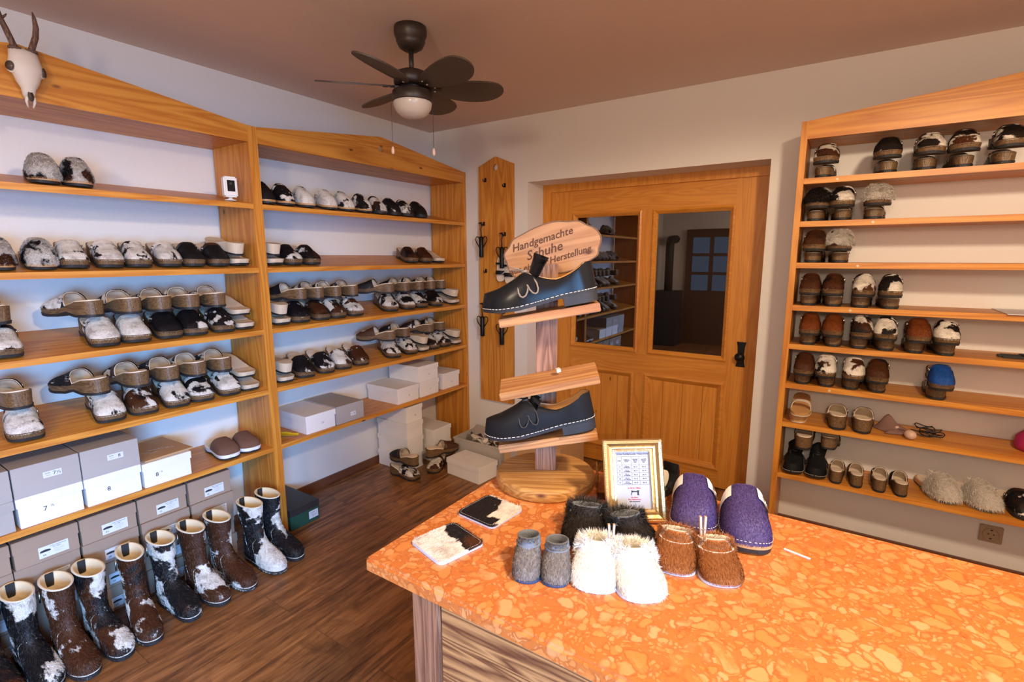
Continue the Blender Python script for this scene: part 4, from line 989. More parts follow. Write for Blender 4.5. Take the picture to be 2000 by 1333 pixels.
# ------------------------------------------------------------ boots
def boot_model(side, Hh=.312, L=.29):
    n = 36; lev = []
    zs = np.concatenate([np.linspace(.018, .13, 18), np.linspace(.145, Hh, 16)])
    base = oshape(60, L, .089, toe=2.7, heel=2.2, side=side, heelw=.80)
    def ring(z, off=0., extra=0.):
        s = (z-.018)/.112
        zf_ = np.interp(z, [.018, .045, .062, .080, .095, .115, .14, .18, .24, Hh], [L, L*.995, L*.955, L*.82, L*.69, L*.565, L*.485, L*.445, L*.445, L*.47])
        zb_ = np.interp(z, [.018, .05, .10, .15, .22, Hh], [.002, -.002, .002, .002, -.008, -.026])
        hw = np.interp(z, [.018, .05, .08, .11, .15, .22, Hh], [1, 1.03, .96, .84, .76, .86, .98])
        mixf = min(1, max(0, (z-.05)/.09)); pts = []
        for k in range(2*n):
            a = math.pi*2*k/(2*n); u = (1-math.cos(a))/2 if k <= n else (1-math.cos(a))/2
            # shoe outline at u
            hx = u; yo = np.interp(u*L, base[0], base[2])*hw; yc = np.interp(u*L, base[0], base[1])*(1-mixf)
            ye = .046*hw*abs(math.sin(a))
            yy = (yo*(1-mixf)+ye*mixf)*(1 if a < math.pi else -1)
            if k in (0, n): yy = 0
            ext = zf_-zb_
            x = zb_+hx*ext; nx = -math.cos(a); 
            x += off*nx; yy -= off*(1 if a < math.pi else -1)*abs(math.sin(a))*-1
            zz = z
            if z > Hh-.10:
                q = (z-(Hh-.10))/.10; zz = z+q*.004*math.cos(a)
            pts.append((x, yc+yy, zz))
        return pts
    V = []; F = []; m = 2*n
    for z in zs: V += ring(z)
    for i in range(len(zs)-1):
        for k in range(m): F.append((i*m+k, i*m+(k+1) % m, (i+1)*m+(k+1) % m, (i+1)*m+k))
    sh_ = fixn(mesh('shaft', V, F, 'hide', smooth=True))
    if sum(p.normal.y*p.center.y for p in sh_.polygons) < 0: sh_.flip_normals()
    # lining: inner tube, rolled rim, closed low down
    V = []; F = []; lz = [Hh, Hh+.003, Hh+.002, Hh-.01, Hh-.04, Hh-.09, Hh-.15]; of = [0, -.0, -.006, -.009, -.009, -.009, -.012]
    for z, o_ in zip(lz, of):
        r_ = ring(min(z, Hh), o_); V += [(x, y, zz+(z-min(z, Hh))) for x, y, zz in r_]
    for i in range(len(lz)-1):
        for k in range(m): F.append((i*m+k, i*m+(k+1) % m, (i+1)*m+(k+1) % m, (i+1)*m+k))
    F.append(tuple(range((len(lz)-1)*m, len(lz)*m)))
    li = mesh('lining', V, F, 'lining', smooth=True)
    b = B(); r_ = ring(Hh); b.tube(r_, .0028, 6, True); rim = b.mesh('rim', 'creamstrap', True)
    # sole
    st = oshape(40, L+.006, .094, toe=2.7, heel=2.2, side=side, heelw=.82); st = (st[0]-.003, st[1], st[2]); t = np.clip(st[0]/L, 0, 1)
    sole = slab('sole', st, .021, .003, 'black', 0, .002)
    tr = slab('welt', (st[0], st[1], np.maximum(st[2]-.001, 0)), .0235, .0205, 'thread')
    # curved seam from rear up over the instep
    b = B()
    def surf(u, z, sd):
        r_ = ring(z); a = math.acos(1-2*u); k = a/(2*math.pi)*m; k0 = int(k) % m; f = k-int(k)
        p = [r_[k0][i]*(1-f)+r_[(k0+1) % m][i]*f for i in range(3)]
        cy = np.interp(u*L, base[0], base[1])
        if sd < 0: 
            kk = (m-k) % m; k0 = int(kk) % m; f = kk-int(kk); p = [r_[k0][i]*(1-f)+r_[(k0+1) % m][i]*f for i in range(3)]
        return p
    for sd in (-1, 1):
        path = [(.50, .022), (.46, .05), (.52, .075), (.60, .10), (.72, .125), (.86, .14), (.97, .143)]
        b.tube([surf(u, z, sd) for u, z in path], .0016, 5)
    seam = b.mesh('seam', 'creamstrap', True)
    b = B(); zp = [surf(.30, z, -1) for z in np.linspace(.06, Hh-.01, 12)]; b.tube(zp, .0022, 5)
    p = surf(.30, Hh-.03, -1); b.tube([(p[0], p[1]-.004, p[2]), (p[0]+.004, p[1]-.007, p[2]-.045)], .0035, 6)
    zipm = b.mesh('zipper', 'chrome', True)
    b = B(); b.box(-.013, .013, -.003, .0005, 0, .055); pl_ = surf(.02, Hh-.04, 1)
    tab = xf(b.mesh('pull_tab', 'black', bevel=.001), Matrix.Translation((-.008, 0, Hh-.045)) @ Matrix.Rotation(R(90), 4, 'Z'))
    fu = fur('fur', sh_, 16000, .016, .0013, 'hide', (0.6, 0, -1), .17, .4, 5)
    return [('shaft', sh_), ('upper_dummy', None), ('lining', li), ('rim', rim), ('sole', sole), ('welt', tr), ('seam', seam), ('zipper', zipm), ('pull_tab', tab), ('fur', fu)]
BT = {}
for sd in (1, -1): BT[sd] = [p for p in boot_model(sd) if p[1] is not None]
def place_boot(label, toe, head, hide, sd):
    d = Vector((math.cos(head), math.sin(head), 0))*.29
    r = thing('boot', label, 'boot', tuple(Vector(toe)-d), (0, 0, head), 'cowhide boots standing in a row on the floor')
    for nm, me in BT[sd]:
        o = obj(nm, me, r)
        if nm in ('shaft', 'fur'):
            for k, v_ in zip(('hide_white', 'hide_brown', 'hide_seed', 'hide_scale', 'hide_gx'), hide): o[k] = float(v_)
boots = [((.628, -2.745), .05, (.50, .05, 1.2, 8), 'white and black'), ((.668, -2.640), .06, (.24, .85, 3.1, 8), 'reddish brown'), ((.668, -2.540), .06, (.26, .55, 4.4, 8, -.5), 'dark brown with a white instep,'),
         ((.675, -2.440), -.10, (.44, .6, 6.2, 8), 'white-fronted brown'), ((.665, -2.290), .03, (.42, .30, 7.7, 8), 'black and white'), ((.672, -2.160), .07, (.34, .75, 8.3, 8), 'brown with a white toe tip,'),
         ((.676, -2.045), .07, (.36, .80, 9.6, 8), 'brown speckled white'), ((.676, -1.885), .07, (.18, .02, 2.5, 8, -1.1), 'black with a white foot,'), ((.652, -1.778), .06, (.36, .05, 5.2, 8), 'black streaked white')]
for i, (tp, hd_, hide, w_) in enumerate(boots):
    place_boot('%s fleece-lined boot, %s from left in the floor row' % (w_, ORD[i]), (tp[0], tp[1], .0005), hd_, hide, -1 if i % 2 else 1)
place_boot('dark brown boot cut off at the bottom left corner of the photo', (.62, -2.850, .0005), .03, (.12, .6, 4.9, 8), 1)

# ------------------------------------------------------------ table
TX0, TY0, TY1, TZ, TTH = 2.052, -2.510, -1.825, .900, .034
t = thing('table', 'sales table with orange breccia marble top and brushed wooden legs', 'table', (TX0, TY0, 0))
TL, TW = 1.95, TY1-TY0
me = B().box(0, TL, 0, TW, TZ-TTH, TZ).mesh('tabletop', 'marble', bevel=.006); obj('tabletop', me, t)
for (lx, ly) in ((.084, .050), (TL-.16, .050), (.084, TW-.12), (TL-.16, TW-.12)):
    obj('leg', box_me('leg', 'postwood', lx, lx+.078, ly, ly+.078, 0, TZ-TTH-.0005, .004), t)
for (a, c) in ((.052, .078), (TW-.09, TW-.064)):
    obj('apron', box_me('apron', 'apron', .165, TL-.162, a, c, TZ-TTH-.75, TZ-TTH-.001, .003), t)
obj('apron', box_me('apron', 'apron', .095, .121, .13, TW-.122, TZ-TTH-.75, TZ-TTH-.001, .003), t)
ZT = TZ+.0006
# coasters
def coaster(label, pts, hide):
    cx_ = sum(p[0] for p in pts)/4; cy_ = sum(p[1] for p in pts)/4; ang = math.atan2(pts[1][1]-pts[0][1], pts[1][0]-pts[0][0])
    rc = .014; s = .060
    ol = []
    for (qx, qy, a0) in ((s-rc, s-rc, 0), (-s+rc, s-rc, 90), (-s+rc, -s+rc, 180), (s-rc, -s+rc, 270)):
        ol += [(qx+rc*math.cos(R(a0+k*18)), qy+rc*math.sin(R(a0+k*18))) for k in range(6)]
    t = thing('coaster', label, 'coaster', (cx_, cy_, ZT), (0, 0, ang), 'cowhide coasters on the marble table')
    obj('felt_base', xf(cutout('felt_base', ol, [], .004, 'bluefelt'), Matrix.Translation((0, 0, .002))), t)
    hme = xf(cutout('hide_top', [(x*.985, y*.985) for x, y in ol], [], .003, 'hide'), Matrix.Translation((0, 0, .0055)))
    h = obj('hide_top', hme, t); b = B(); q = [Vector((x*.93, y*.93, .0072)) for x, y in ol]; n = len(q)
    for i in range(n):
        a, c = q[i], q[(i+1) % n]; m_ = max(1, int((c-a).length/.004))
        for j in range(m_): b.tube([a.lerp(c, (j+.15)/m_), a.lerp(c, (j+.7)/m_)], .0004, 3)
    obj('stitching', b.mesh('stitching', 'thread'), t)
    fu = obj('fur', fur('fur', hme, 3500, .007, .0009, 'hide', (1, .4, 0), .1, .3, 2, zmin=.004), t)
    for o in (h, fu):
        for k, v_ in zip(('hide_white', 'hide_brown', 'hide_seed', 'hide_scale', 'hide_gx', 'hide_gy'), hide): o[k] = float(v_)
coaster('square cowhide coaster, black left half and white right half, nearer the round wooden base', [(2.102, -2.266), (2.114, -2.144), (2.213, -2.147), (2.23, -2.274)], (.50, .05, 3.3, 14, -3.2, 3.2))
coaster('square cowhide coaster, white with dark corner, nearer the table corner', [(2.097, -2.408), (2.118, -2.328), (2.226, -2.323), (2.230, -2.441)], (.66, .3, 6.9, 14, 5.0, -1.0))

# baby booties
def bootie_model(L, w, Hh, side, coat, lin, solem, furlen, nf, cuff=.35, pegs=False, lift=.4):
    n = 26; m = 2*n; base = oshape(40, L, w, toe=2.9, heel=2.0, side=side, heelw=.72, skew=.04); V = []; F = []
    zs = np.linspace(.004, Hh, 16)
    def ring(z, off=0):
        s = z/Hh; zf_ = np.interp(s, [0, .22, .40, .55, .70, .85, 1], [L, L*.985, L*.91, L*.78, L*.64, L*.51, L*cuff+L*.05]); zb_ = np.interp(s, [0, .3, .7, 1], [.0, -.003, .002, .004])
        hw = np.interp(s, [0, .2, .5, .8, 1], [1, 1.03, 1.0, .95, .90]); mixf = min(1, max(0, (s-.45)/.45)); pts = []
        for k in range(m):
            a = math.pi*2*k/m; u = (1-math.cos(a))/2; sg = 1 if a < math.pi else -1
            yo = np.interp(u*L, base[0], base[2])*hw; ye = w*.46*hw*abs(math.sin(a)); yy = (yo*(1-mixf)+ye*mixf)
            if k in (0, n): yy = 0
            pts.append((zb_+u*(zf_-zb_)-off*math.cos(a)*-1*-1, sg*max(0, yy+off*abs(math.sin(a))), z+(.006*math.cos(a) if s > .9 else 0)*-1))
        return pts
    for z in zs: V += ring(z)
    for i in range(15):
        for k in range(m): F.append((i*m+k, i*m+(k+1) % m, (i+1)*m+(k+1) % m, (i+1)*m+k))
    V2, F2 = V, F
    # front part = coat, rear part = lining material (felt)
    cen = [np.mean([V[q] for q in f], axis=0) for f in F]
    fi = [f for f, c_ in zip(F, cen) if c_[0] > L*.40]; ri = [f for f, c_ in zip(F, cen) if c_[0] <= L*.40]
    va = mesh('vamp', V, fi, coat, smooth=True); vb = mesh('quarter', V, ri, lin if furlen < .02 or coat == 'blackfur' else coat, smooth=True)
    for q in (va, vb):
        bm = bmesh.new(); bm.from_mesh(q); bmesh.ops.delete(bm, geom=[v for v in bm.verts if not v.link_faces], context='VERTS'); bm.to_mesh(q); bm.free()
        if sum(p.normal.y*p.center.y+p.normal.z*.02 for p in q.polygons) < 0: q.flip_normals()
    V = []; F = []; lz = [Hh, Hh+.0015, Hh-.006, Hh*.6, Hh*.25]; of = [0, -.003, -.005, -.006, -.006]
    for z, o_ in zip(lz, of): r_ = ring(min(z, Hh), o_); V += [(x, y, zz+(z-min(z, Hh))) for x, y, zz in r_]
    for i in range(len(lz)-1):
        for k in range(m): F.append((i*m+k, i*m+(k+1) % m, (i+1)*m+(k+1) % m, (i+1)*m+k))
    F.append(tuple(range((len(lz)-1)*m, len(lz)*m)))
    li = mesh('lining', V, F, lin, smooth=True)
    sole = slab('sole', oshape(30, L+.002, w*1.03, toe=2.9, heel=2.0, side=side, heelw=.72, skew=.04), .0055, .0, solem, 0, .0)
    b = B(); arc = [ring(Hh*.62)[k] for k in range(m)]
    sw = [v for v in ring(Hh*.78) if v[0] > L*.30]
    band = B().tube(sorted(sw, key=lambda q: q[1]), .0022, 5).mesh('band', lin if coat != 'whitefur' else 'bluefelt', True)
    P_ = [('vamp', va), ('quarter', vb), ('lining', li), ('sole', sole), ('band', band)]
    P_.append(('fur', fur('fur', va, nf, furlen, .0009, coat, (1, 0, -.15), lift, .28, 4)))
    if furlen > .015 or coat == 'gingerfur': P_.append(('fur', fur('fur', vb, nf//2, furlen, .0009, coat, (.2, 0, .4), .6, .5, 6)))
    return P_
def bootie(label, grp, spec, toe, head):
    L = spec[0]; P_ = bootie_model(*spec)
    d = Vector((math.cos(head), math.sin(head), 0))*L
    r = thing('baby_bootie', label, 'baby shoe', (toe[0]-d.x, toe[1]-d.y, ZT), (0, 0, head), grp)
    for nm, me in P_: obj(nm, me, r)
    return r
hd = math.atan2(-.85, .42)
bootie('grey felt baby bootie with dark fur vamp, leftmost on the marble table', 'grey baby booties', (.108, .056, .062, 1, 'greyfur', 'felt', 'navysole', .011, 5000, .54, False, .15), (2.386, -2.398), R(-64))
bootie('grey felt baby bootie with streaked grey and white fur vamp', 'grey baby booties', (.108, .057, .058, -1, 'greyfur', 'felt', 'navysole', .011, 5000, .56, False, .15), (2.441, -2.376), R(-64))
bootie('white fur baby bootie, left of the pegged pair at the front of the table', 'white fur baby booties', (.140, .090, .050, 1, 'whitefur', 'creamstrap', 'bluefelt', .016, 12000, .34, False, .12), (2.506, -2.352), R(-73))
bootie('white fur baby bootie, right of the pegged pair at the front of the table', 'white fur baby booties', (.145, .092, .048, -1, 'whitefur', 'creamstrap', 'bluefelt', .016, 12000, .34, False, .12), (2.604, -2.322), R(-54))
bootie('black long-haired baby bootie, left of the pair behind the white booties', 'black fur baby booties', (.120, .086, .056, 1, 'blackfur', 'felt', 'navysole', .022, 9000, .42, False, .3), (2.422, -2.222), R(-72))
bootie('black long-haired baby bootie, right of the pair behind the white booties', 'black fur baby booties', (.125, .084, .055, -1, 'blackfur', 'felt', 'navysole', .022, 9000, .42, False, .3), (2.560, -2.182), R(-36))
bootie('ginger fur baby bootie, left of the pegged pair beside the purple clogs', 'ginger fur baby booties', (.118, .080, .052, 1, 'gingerfur', 'creamstrap', 'bluefelt', .013, 9000, .36, False, .22), (2.620, -2.212), R(-78))
bootie('ginger fur baby bootie, right of the pegged pair beside the purple clogs', 'ginger fur baby booties', (.118, .080, .052, -1, 'gingerfur', 'creamstrap', 'bluefelt', .013, 9000, .36, False, .22), (2.716, -2.196), R(-62))
def peg(label, loc, rz, tilt):
    t = thing('clothes_peg', label, 'clothes peg', loc, (tilt, 0, rz))
    for s in (-1, 1):
        b = B().prism([(s*.0012, 0), (s*.0050, 0), (s*.0075, .045), (s*.0030, .045)], 'y', -.0035, .0035); obj('jaw', fixn(b.mesh('jaw', 'pinkwood')), t)
    obj('spring', B().tube([(-.004, -.005, .018), (.004, -.005, .018), (.004, .005, .018), (-.004, .005, .018)], .0008, 5, True).mesh('spring', 'chrome', True), t)
peg('small wooden clothes peg holding the white booties together', (2.502, -2.250, ZT+.044), R(30), R(-6))
peg('small wooden clothes peg holding the ginger booties together', (2.652, -2.118, ZT+.046), R(30), R(-6))
# pencil-like slip
thing('paper_strip', 'narrow white paper strip lying on the marble table', 'paper', (2.821, -1.994, ZT), (0, 0, R(-14)), me=box_me('paper_strip', 'label', -.026, .026, -.003, .003, 0, .0015, 0))
# purple clogs
def purple(label, toe, head, side):
    P_ = []
    L = .225; st = oshape(32, L, .112, toe=2.5, side=side); x, c, h = st; tt = x/L
    zf = np.interp(tt, [0, .3, .66, .9, 1], [.034, .032, .022, .022, .027]); zb = np.interp(tt, [0, .3, .46, .62, .85, 1], [.012, .012, .016, .010, .010, .015])
    P_.append(('outsole', slab('outsole', st, zb, zb-.010, 'black', 0, .002))); P_.append(('sole', slab('sole', st, zf-.004, zb, 'tan'))); P_.append(('insole', slab('insole', (x*.94+L*.03, c, h*.92), zf+.003, zf-.004, 'leatherlining', .003)))
    t0 = .36
    def ht(t): s = (t-t0)/(1-t0); return .080*(1-s**1.6*.55)*(1-max(0, s-.8)**2*7)
    rows = arcs(st, zf-.004, t0, 1., lambda s, t: .004*(1-s)-.018*s**3, 9, .58, .95, ht=ht)
    up, ln = shell('upper', rows, 'purplefur'); P_ += [('upper', up), ('lining', ln)]
    i0 = [i for i in range(len(x)) if .44 <= tt[i] <= .61]
    rows2 = arcs((x, c, h+.004), zf-.004, tt[i0[0]], tt[i0[-1]], lambda s, t: 0, 9, .58, .95, ht=lambda t: ht(t)+.004)
    # two separate white straps left and right of the centre
    rL = [r_[1:8] for r_ in rows2]; rR = [r_[12:19] for r_ in rows2]
    for r_ in (rL, rR):
        su, _ = shell('strap', r_, 'whitefur', .003, 'whitefur'); P_.append(('strap', su))
    i = i0[len(i0)//2]; bx, by, bz = x[i], c[i]+(h[i]-.001), zf[i]+.050
    P_.append(('buckle', B().tube([(bx-.013, by, bz-.010), (bx+.013, by, bz-.010), (bx+.013, by-.008, bz+.010), (bx-.013, by-.008, bz+.010)], .0013, 6, True).mesh('buckle', 'chrome', True)))
    b = B()
    for sgn in (-1, 1):
        seq = [Vector((x[i], c[i]+sgn*(h[i]+.0006), zf[i]+.004)) for i in range(len(x)) if tt[i] > .45]
        for a, c_ in zip(seq, seq[1:]):
            m_ = max(1, int((c_-a).length/.006))
            for j in range(m_): b.tube([a.lerp(c_, (j+.2)/m_), a.lerp(c_, (j+.7)/m_)], .0007, 4)
    P_.append(('stitching', b.mesh('stitching', 'thread')))
    P_.append(('fur', fur('fur', up, 9000, .006, .0010, 'purplefur', (1, 0, -.2), .15, .3, 3)))
    return put_toe(P_, L, toe, head, 0, 'clog', label, 'purple clogs on the table', None)
purple('purple hide clog with white straps, left of the pair on the marble table', (2.614, -2.062, ZT), R(-76), 1)
purple('purple hide clog with white straps, right of the pair on the marble table', (2.744, -2.054, ZT), R(-72), -1)

# ------------------------------------------------------------ display stand
AX, AY = 2.190, -1.975; UD = math.atan2(.49, .872)
t = thing('display_stand', 'wooden display stand with round base and three slanted slats', 'display stand', (AX, AY, TZ+.0004), (0, 0, UD))
obj('base', B().lathe([(.134, 0), (.138, .004), (.140, .015), (.139, .026), (.135, .032), (.130, .034)], 64).mesh('base', 'discwood', False), t)
obj('post', box_me('post', 'postwood', -.029, .029, -.006, .042, .0345, .612, .002), t)
U = lambda q: (q-TZ)
def slat(cx_, zc, tilt, L, dy0, dy1, roll):
    me = box_me('slat', 'lightslat', -L/2, L/2, dy0, dy1, -.022, 0, .002)
    return obj('slat', me, t, (cx_, 0, zc-TZ), (roll, -tilt, 0))
slat(.004, 1.396, R(10), .258, -.096, -.0065, 0)
s2 = slat(.002, 1.226, R(11.5), .262, -.100, -.0085, R(12))
slat(.004, 1.060, R(9.5), .262, -.096, -.0065, 0)
obj('peg', box_me('peg', 'palewood', -.006, .006, -.006, .006, 0, .010, .001), t, (.032, -.048, 1.226-TZ+.004), (R(9), -R(11.5), .3))
# slats overlap the post a little through a support block
b = B()
for z in (1.372, 1.202, 1.036): b.box(-.014, .014, -.0205, -.0195, z-TZ, z-TZ+.02)
M3 = Matrix.Rotation(UD, 3, 'Z')
def on_stand(u, v_, z): q = M3 @ Vector((u, v_, 0)); return (AX+q.x, AY+q.y, z)
# shoes on slats: toe to -u ; tilt matches slat
def display(label, parts, u_toe, v_, z_toe, tilt):
    e = Euler((0, tilt, UD+math.pi)); d = e.to_matrix() @ Vector((.295, 0, 0))
    p = Vector(on_stand(u_toe, v_, z_toe))-d
    return place('lace_up_shoe', label, 'shoe', parts, tuple(p), tuple(e), 'black shoes on the display stand', None)
display('glossy black leather shoe on the top slat of the display stand', derby_model('leather', 1, 'lacegrey', tongue=.8), -.160, -.066, 1.3735, R(10))
display('matt black leather shoe on the lowest slat of the display stand', derby_model('mattleather', 1, 'black', tongue=.35), -.158, -.068, 1.0405, R(9.5))
# sign
rg = random.Random(11); ol = []
for i in range(72):
    a = 2*math.pi*i/72; rx, ry = .131, .068; k = 1+.015*math.sin(5*a+1)+.018*math.sin(9*a)+.012*math.sin(13*a+2)
    px = rx*abs(math.cos(a))**.9*math.copysign(1, math.cos(a)); py = ry*abs(math.sin(a))**.8*math.copysign(1, math.sin(a)); ol.append((px*k, py*k-.012*(px/.13)**2*(1 if px < 0 else .2)))
SG = thing('wooden_sign', 'oval tree-slice sign with burnt lettering behind the top shoe', 'sign', on_stand(.012, .062, 1.552), (R(90), 0, 0))
SG.rotation_euler = (Matrix.Rotation(UD-R(6), 3, 'Z') @ Matrix.Rotation(R(84), 3, 'X') @ Matrix.Rotation(R(12), 3, 'Z')).to_euler()
obj('slice', cutout('slice', ol, [], .016, 'signwood', 0), SG)
b = B(); bark = [(x*1.01, y*1.01) for x, y in ol]
me = cutout('bark_ring', [(x*1.028, y*1.045) for x, y in ol], [[(x*1.001, y*1.001) for x, y in ol]], .0175, 'bark'); obj('bark_ring', me, SG)
for s, x, y, sz in (('Handgemachte', -.022, .030, .029), ('Schuhe', -.022, -.002, .036), ('aus eigener', -.072, -.036, .024), ('Herstellung', .045, -.026, .025)):
    me = xf(text_me(s, sz, 'burn', .0004, .3, .0004), Matrix.Translation((x, y, .0085)) @ Matrix.Rotation(R(5), 4, 'Z') if s != 'aus eigener' else Matrix.Translation((x, y, .0085)) @ Matrix.Rotation(R(4), 4, 'Z'))
    obj('lettering', me, SG)

# ------------------------------------------------------------ picture frame
FR = thing('picture_frame', 'gold picture frame with printed price list leaning back on the table', 'picture frame', (2.489, -2.060, ZT+.003))
FA = math.atan2(.060, .118)
FR.rotation_euler = (Matrix.Rotation(FA, 3, 'Z') @ Matrix.Rotation(R(74), 3, 'X') @ Matrix.Rotation(R(3.5), 3, 'Z')).to_euler()
FW, FH, BW = .142, .196, .030
def mitre(w_, h_, prof):
    """frame moulding; profile (inward offset, height)"""
    V = []; F = []; n = len(prof)
    for (cx_, cy_, sx, sy) in ((-w_/2, 0, 1, 1), (w_/2, 0, -1, 1), (w_/2, h_, -1, -1), (-w_/2, h_, 1, -1)):
        for (o_, z) in prof: V.append((cx_+sx*o_, cy_+sy*o_, z))
    for i in range(4):
        j = (i+1) % 4
        for k in range(n): F.append((i*n+k, i*n+(k+1) % n, j*n+(k+1) % n, j*n+k))
    return V, F
V, F = mitre(FW, FH, [(0, -.008), (0, .004), (.003, .008), (.009, .009), (.010, .006), (.017, .0015), (.019, .003), (.022, .003), (.024, -.001), (.028, -.002), (.030, -.004), (.030, -.008)])
obj('moulding', fixn(mesh('moulding', V, F, 'gold')), FR)
b = B()
for side_ in range(4):
    n = int((FW if side_ % 2 == 0 else FH)/.0042)
    for i in range(n):
        s = (i+.5)/n; o_ = .0055
        p = [(-FW/2+s*FW, o_), (FW/2-o_, s*FH), (-FW/2+s*FW, FH-o_), (-FW/2+o_, s*FH)][side_]
        a = .6 if i % 2 else -.6
        b.add([(p[0]-.0018, p[1]-.0012, .0088), (p[0]+.0018, p[1]-.0012, .0088), (p[0]+.0018, p[1]+.0012, .0088), (p[0]-.0018, p[1]+.0012, .0088), (p[0]+.0006*a, p[1], .0112)], [(0, 1, 4), (1, 2, 4), (2, 3, 4), (3, 0, 4)])
obj('ornament', b.mesh('ornament', 'goldmat'), FR)
b = B(); iw, ih = FW-2*.0292, FH-2*.0292
for side_ in range(4):
    n = int((iw if side_ % 2 == 0 else ih)/.003)
    for i in range(n):
        s = (i+.5)/n; x0_, y0_ = -iw/2, (FH-ih)/2
        p = [(x0_+s*iw, y0_), (x0_+iw, y0_+s*ih), (x0_+s*iw, y0_+ih), (x0_, y0_+s*ih)][side_]
        b.box(p[0]-.0009, p[0]+.0009, p[1]-.0009, p[1]+.0009, -.003, .0)
obj('bead_edge', b.mesh('bead_edge', 'gold'), FR)
obj('backing', box_me('backing', 'tancard', -FW/2+.004, FW/2-.004, .004, FH-.004, -.012, -.0082, 0), FR)
pp = obj('price_list', box_me('price_list', 'listpaper', -iw/2-.001, iw/2+.001, (FH-ih)/2-.001, (FH+ih)/2+.001, -.0078, -.0068, 0), FR)
zt_ = -.0066
def ft(s, x, y, sz, m_, sh=0.): obj('print', xf(text_me(s, sz, m_, .00012, sh, .00012), Matrix.Translation((x, y, zt_))), pp)
py0 = (FH-ih)/2; top = py0+ih
ft('Echte Kuhfell-Leder Hüttschuhe', 0, top-.007, .0059, 'blueink', .35)
b = B(); ty, by_ = top-.013, top-.080; tx0, tx1 = -iw/2+.004, iw/2-.004
ys = [ty, ty-.020]+[ty-.020-.0094*i for i in range(1, 6)]; xs_ = [tx0, tx0+.0115, tx0+.035, tx0+.053, tx1]
for y in ys: b.box(tx0, tx1, y-.0002, y+.0002, zt_-.0001, zt_+.0001)
for x in xs_: b.box(x-.0002, x+.0002, ys[-1], ys[0], zt_-.0001, zt_+.0001)
obj('table_grid', b.mesh('table_grid', 'ink'), pp)
ft('Größe', (xs_[0]+xs_[1])/2, ty-.010, .0032, 'ink'); ft('Fußlänge\nin cm', (xs_[1]+xs_[2])/2, ty-.010, .0038, 'ink'); ft('Rindsfell\nPreis je\nPaar', (xs_[2]+xs_[3])/2, ty-.010, .0034, 'ink'); ft('Lammfell\nPreis je\nPaar', (xs_[3]+xs_[4])/2, ty-.010, .0034, 'ink')
for i in range(5):
    yy = ys[1+i]-.0047
    ft(str(17+i), (xs_[0]+xs_[1])/2, yy, .0034, 'ink'); ft('%d,5 cm\n%d-%d Monate' % (10+i, i*3, i*3+3), (xs_[1]+xs_[2])/2, yy, .0031, 'ink')
    ft('%d,- €' % (46+2*i), (xs_[2]+xs_[3])/2, yy, .0036, 'ink'); ft('%d,- €' % (54+2*i), (xs_[3]+xs_[4])/2, yy, .0036, 'ink')
ft('in Ihrer Nähe', 0, ys[-1]-.008, .0055, 'redink', .3)
mc = cutout('sewing_machine_print', [(-.010, -.004), (-.0085, .001), (-.0095, .0045), (-.0065, .005), (-.004, .0036), (.004, .0036), (.006, .0052), (.0095, .005), (.010, .003), (.009, .0015), (.0092, -.0055), (.011, -.0065), (.004, -.0065), (.0052, -.0055), (.0050, .0008), (-.005, .0008), (-.0072, -.001), (-.0080, -.004), (-.0080, -.007), (-.0088, -.007)], [], .0002, 'ink')
obj('sewing_machine_print', xf(mc, Matrix.Translation((.002, ys[-1]-.0185, zt_))), pp)
ft('Sie nähen', 0, ys[-1]-.030, .0042, 'redink'); ft('Ihre Hüttschuhe', 0, ys[-1]-.035, .0046, 'redink'); ft('selbst Handgemacht', 0, ys[-1]-.040, .0032, 'ink')
obj('easel_leg', xf(box_me('easel_leg', 'greycard', -.022, .022, 0, .13, -.002, 0, 0), Matrix.Translation((0, .012, -.052)) @ Matrix.Rotation(R(17), 4, 'X')), FR)
# clear acrylic holder
b = B().box(-.058, .058, -.001, .001, 0, .162).box(-.058, .058, -.050, .0, 0, .002).box(-.058, .058, -.052, -.050, 0, .060).box(-.058, -.056, -.050, .0, 0, .085)
thing('leaflet_holder', 'clear acrylic leaflet holder standing behind the gold frame', 'leaflet holder', (2.385, -1.925, ZT), (0, 0, R(30)), me=b.mesh('leaflet_holder', 'acryl'))
t = thing('tape_dispenser', 'black plastic tape dispenser behind the gold frame', 'tape dispenser', (2.492, -1.862, ZT), (0, 0, R(80)))
b = B().prism([(-.05, 0), (.05, 0), (.052, .05), (.045, .072), (.038, .072), (.034, .045), (.0, .020), (-.04, .020), (-.05, .030)], 'y', -.022, .022); obj('body', fixn(b.mesh('body', 'leather', bevel=.002)), t)
obj('tape_roll', xf(B().lathe([(.012, -.009), (.024, -.009), (.024, .009), (.012, .009)], 28).mesh('tape_roll', 'creamstrap'), Matrix.Translation((-.012, 0, .044)) @ Matrix.Rotation(R(90), 4, 'X')), t)

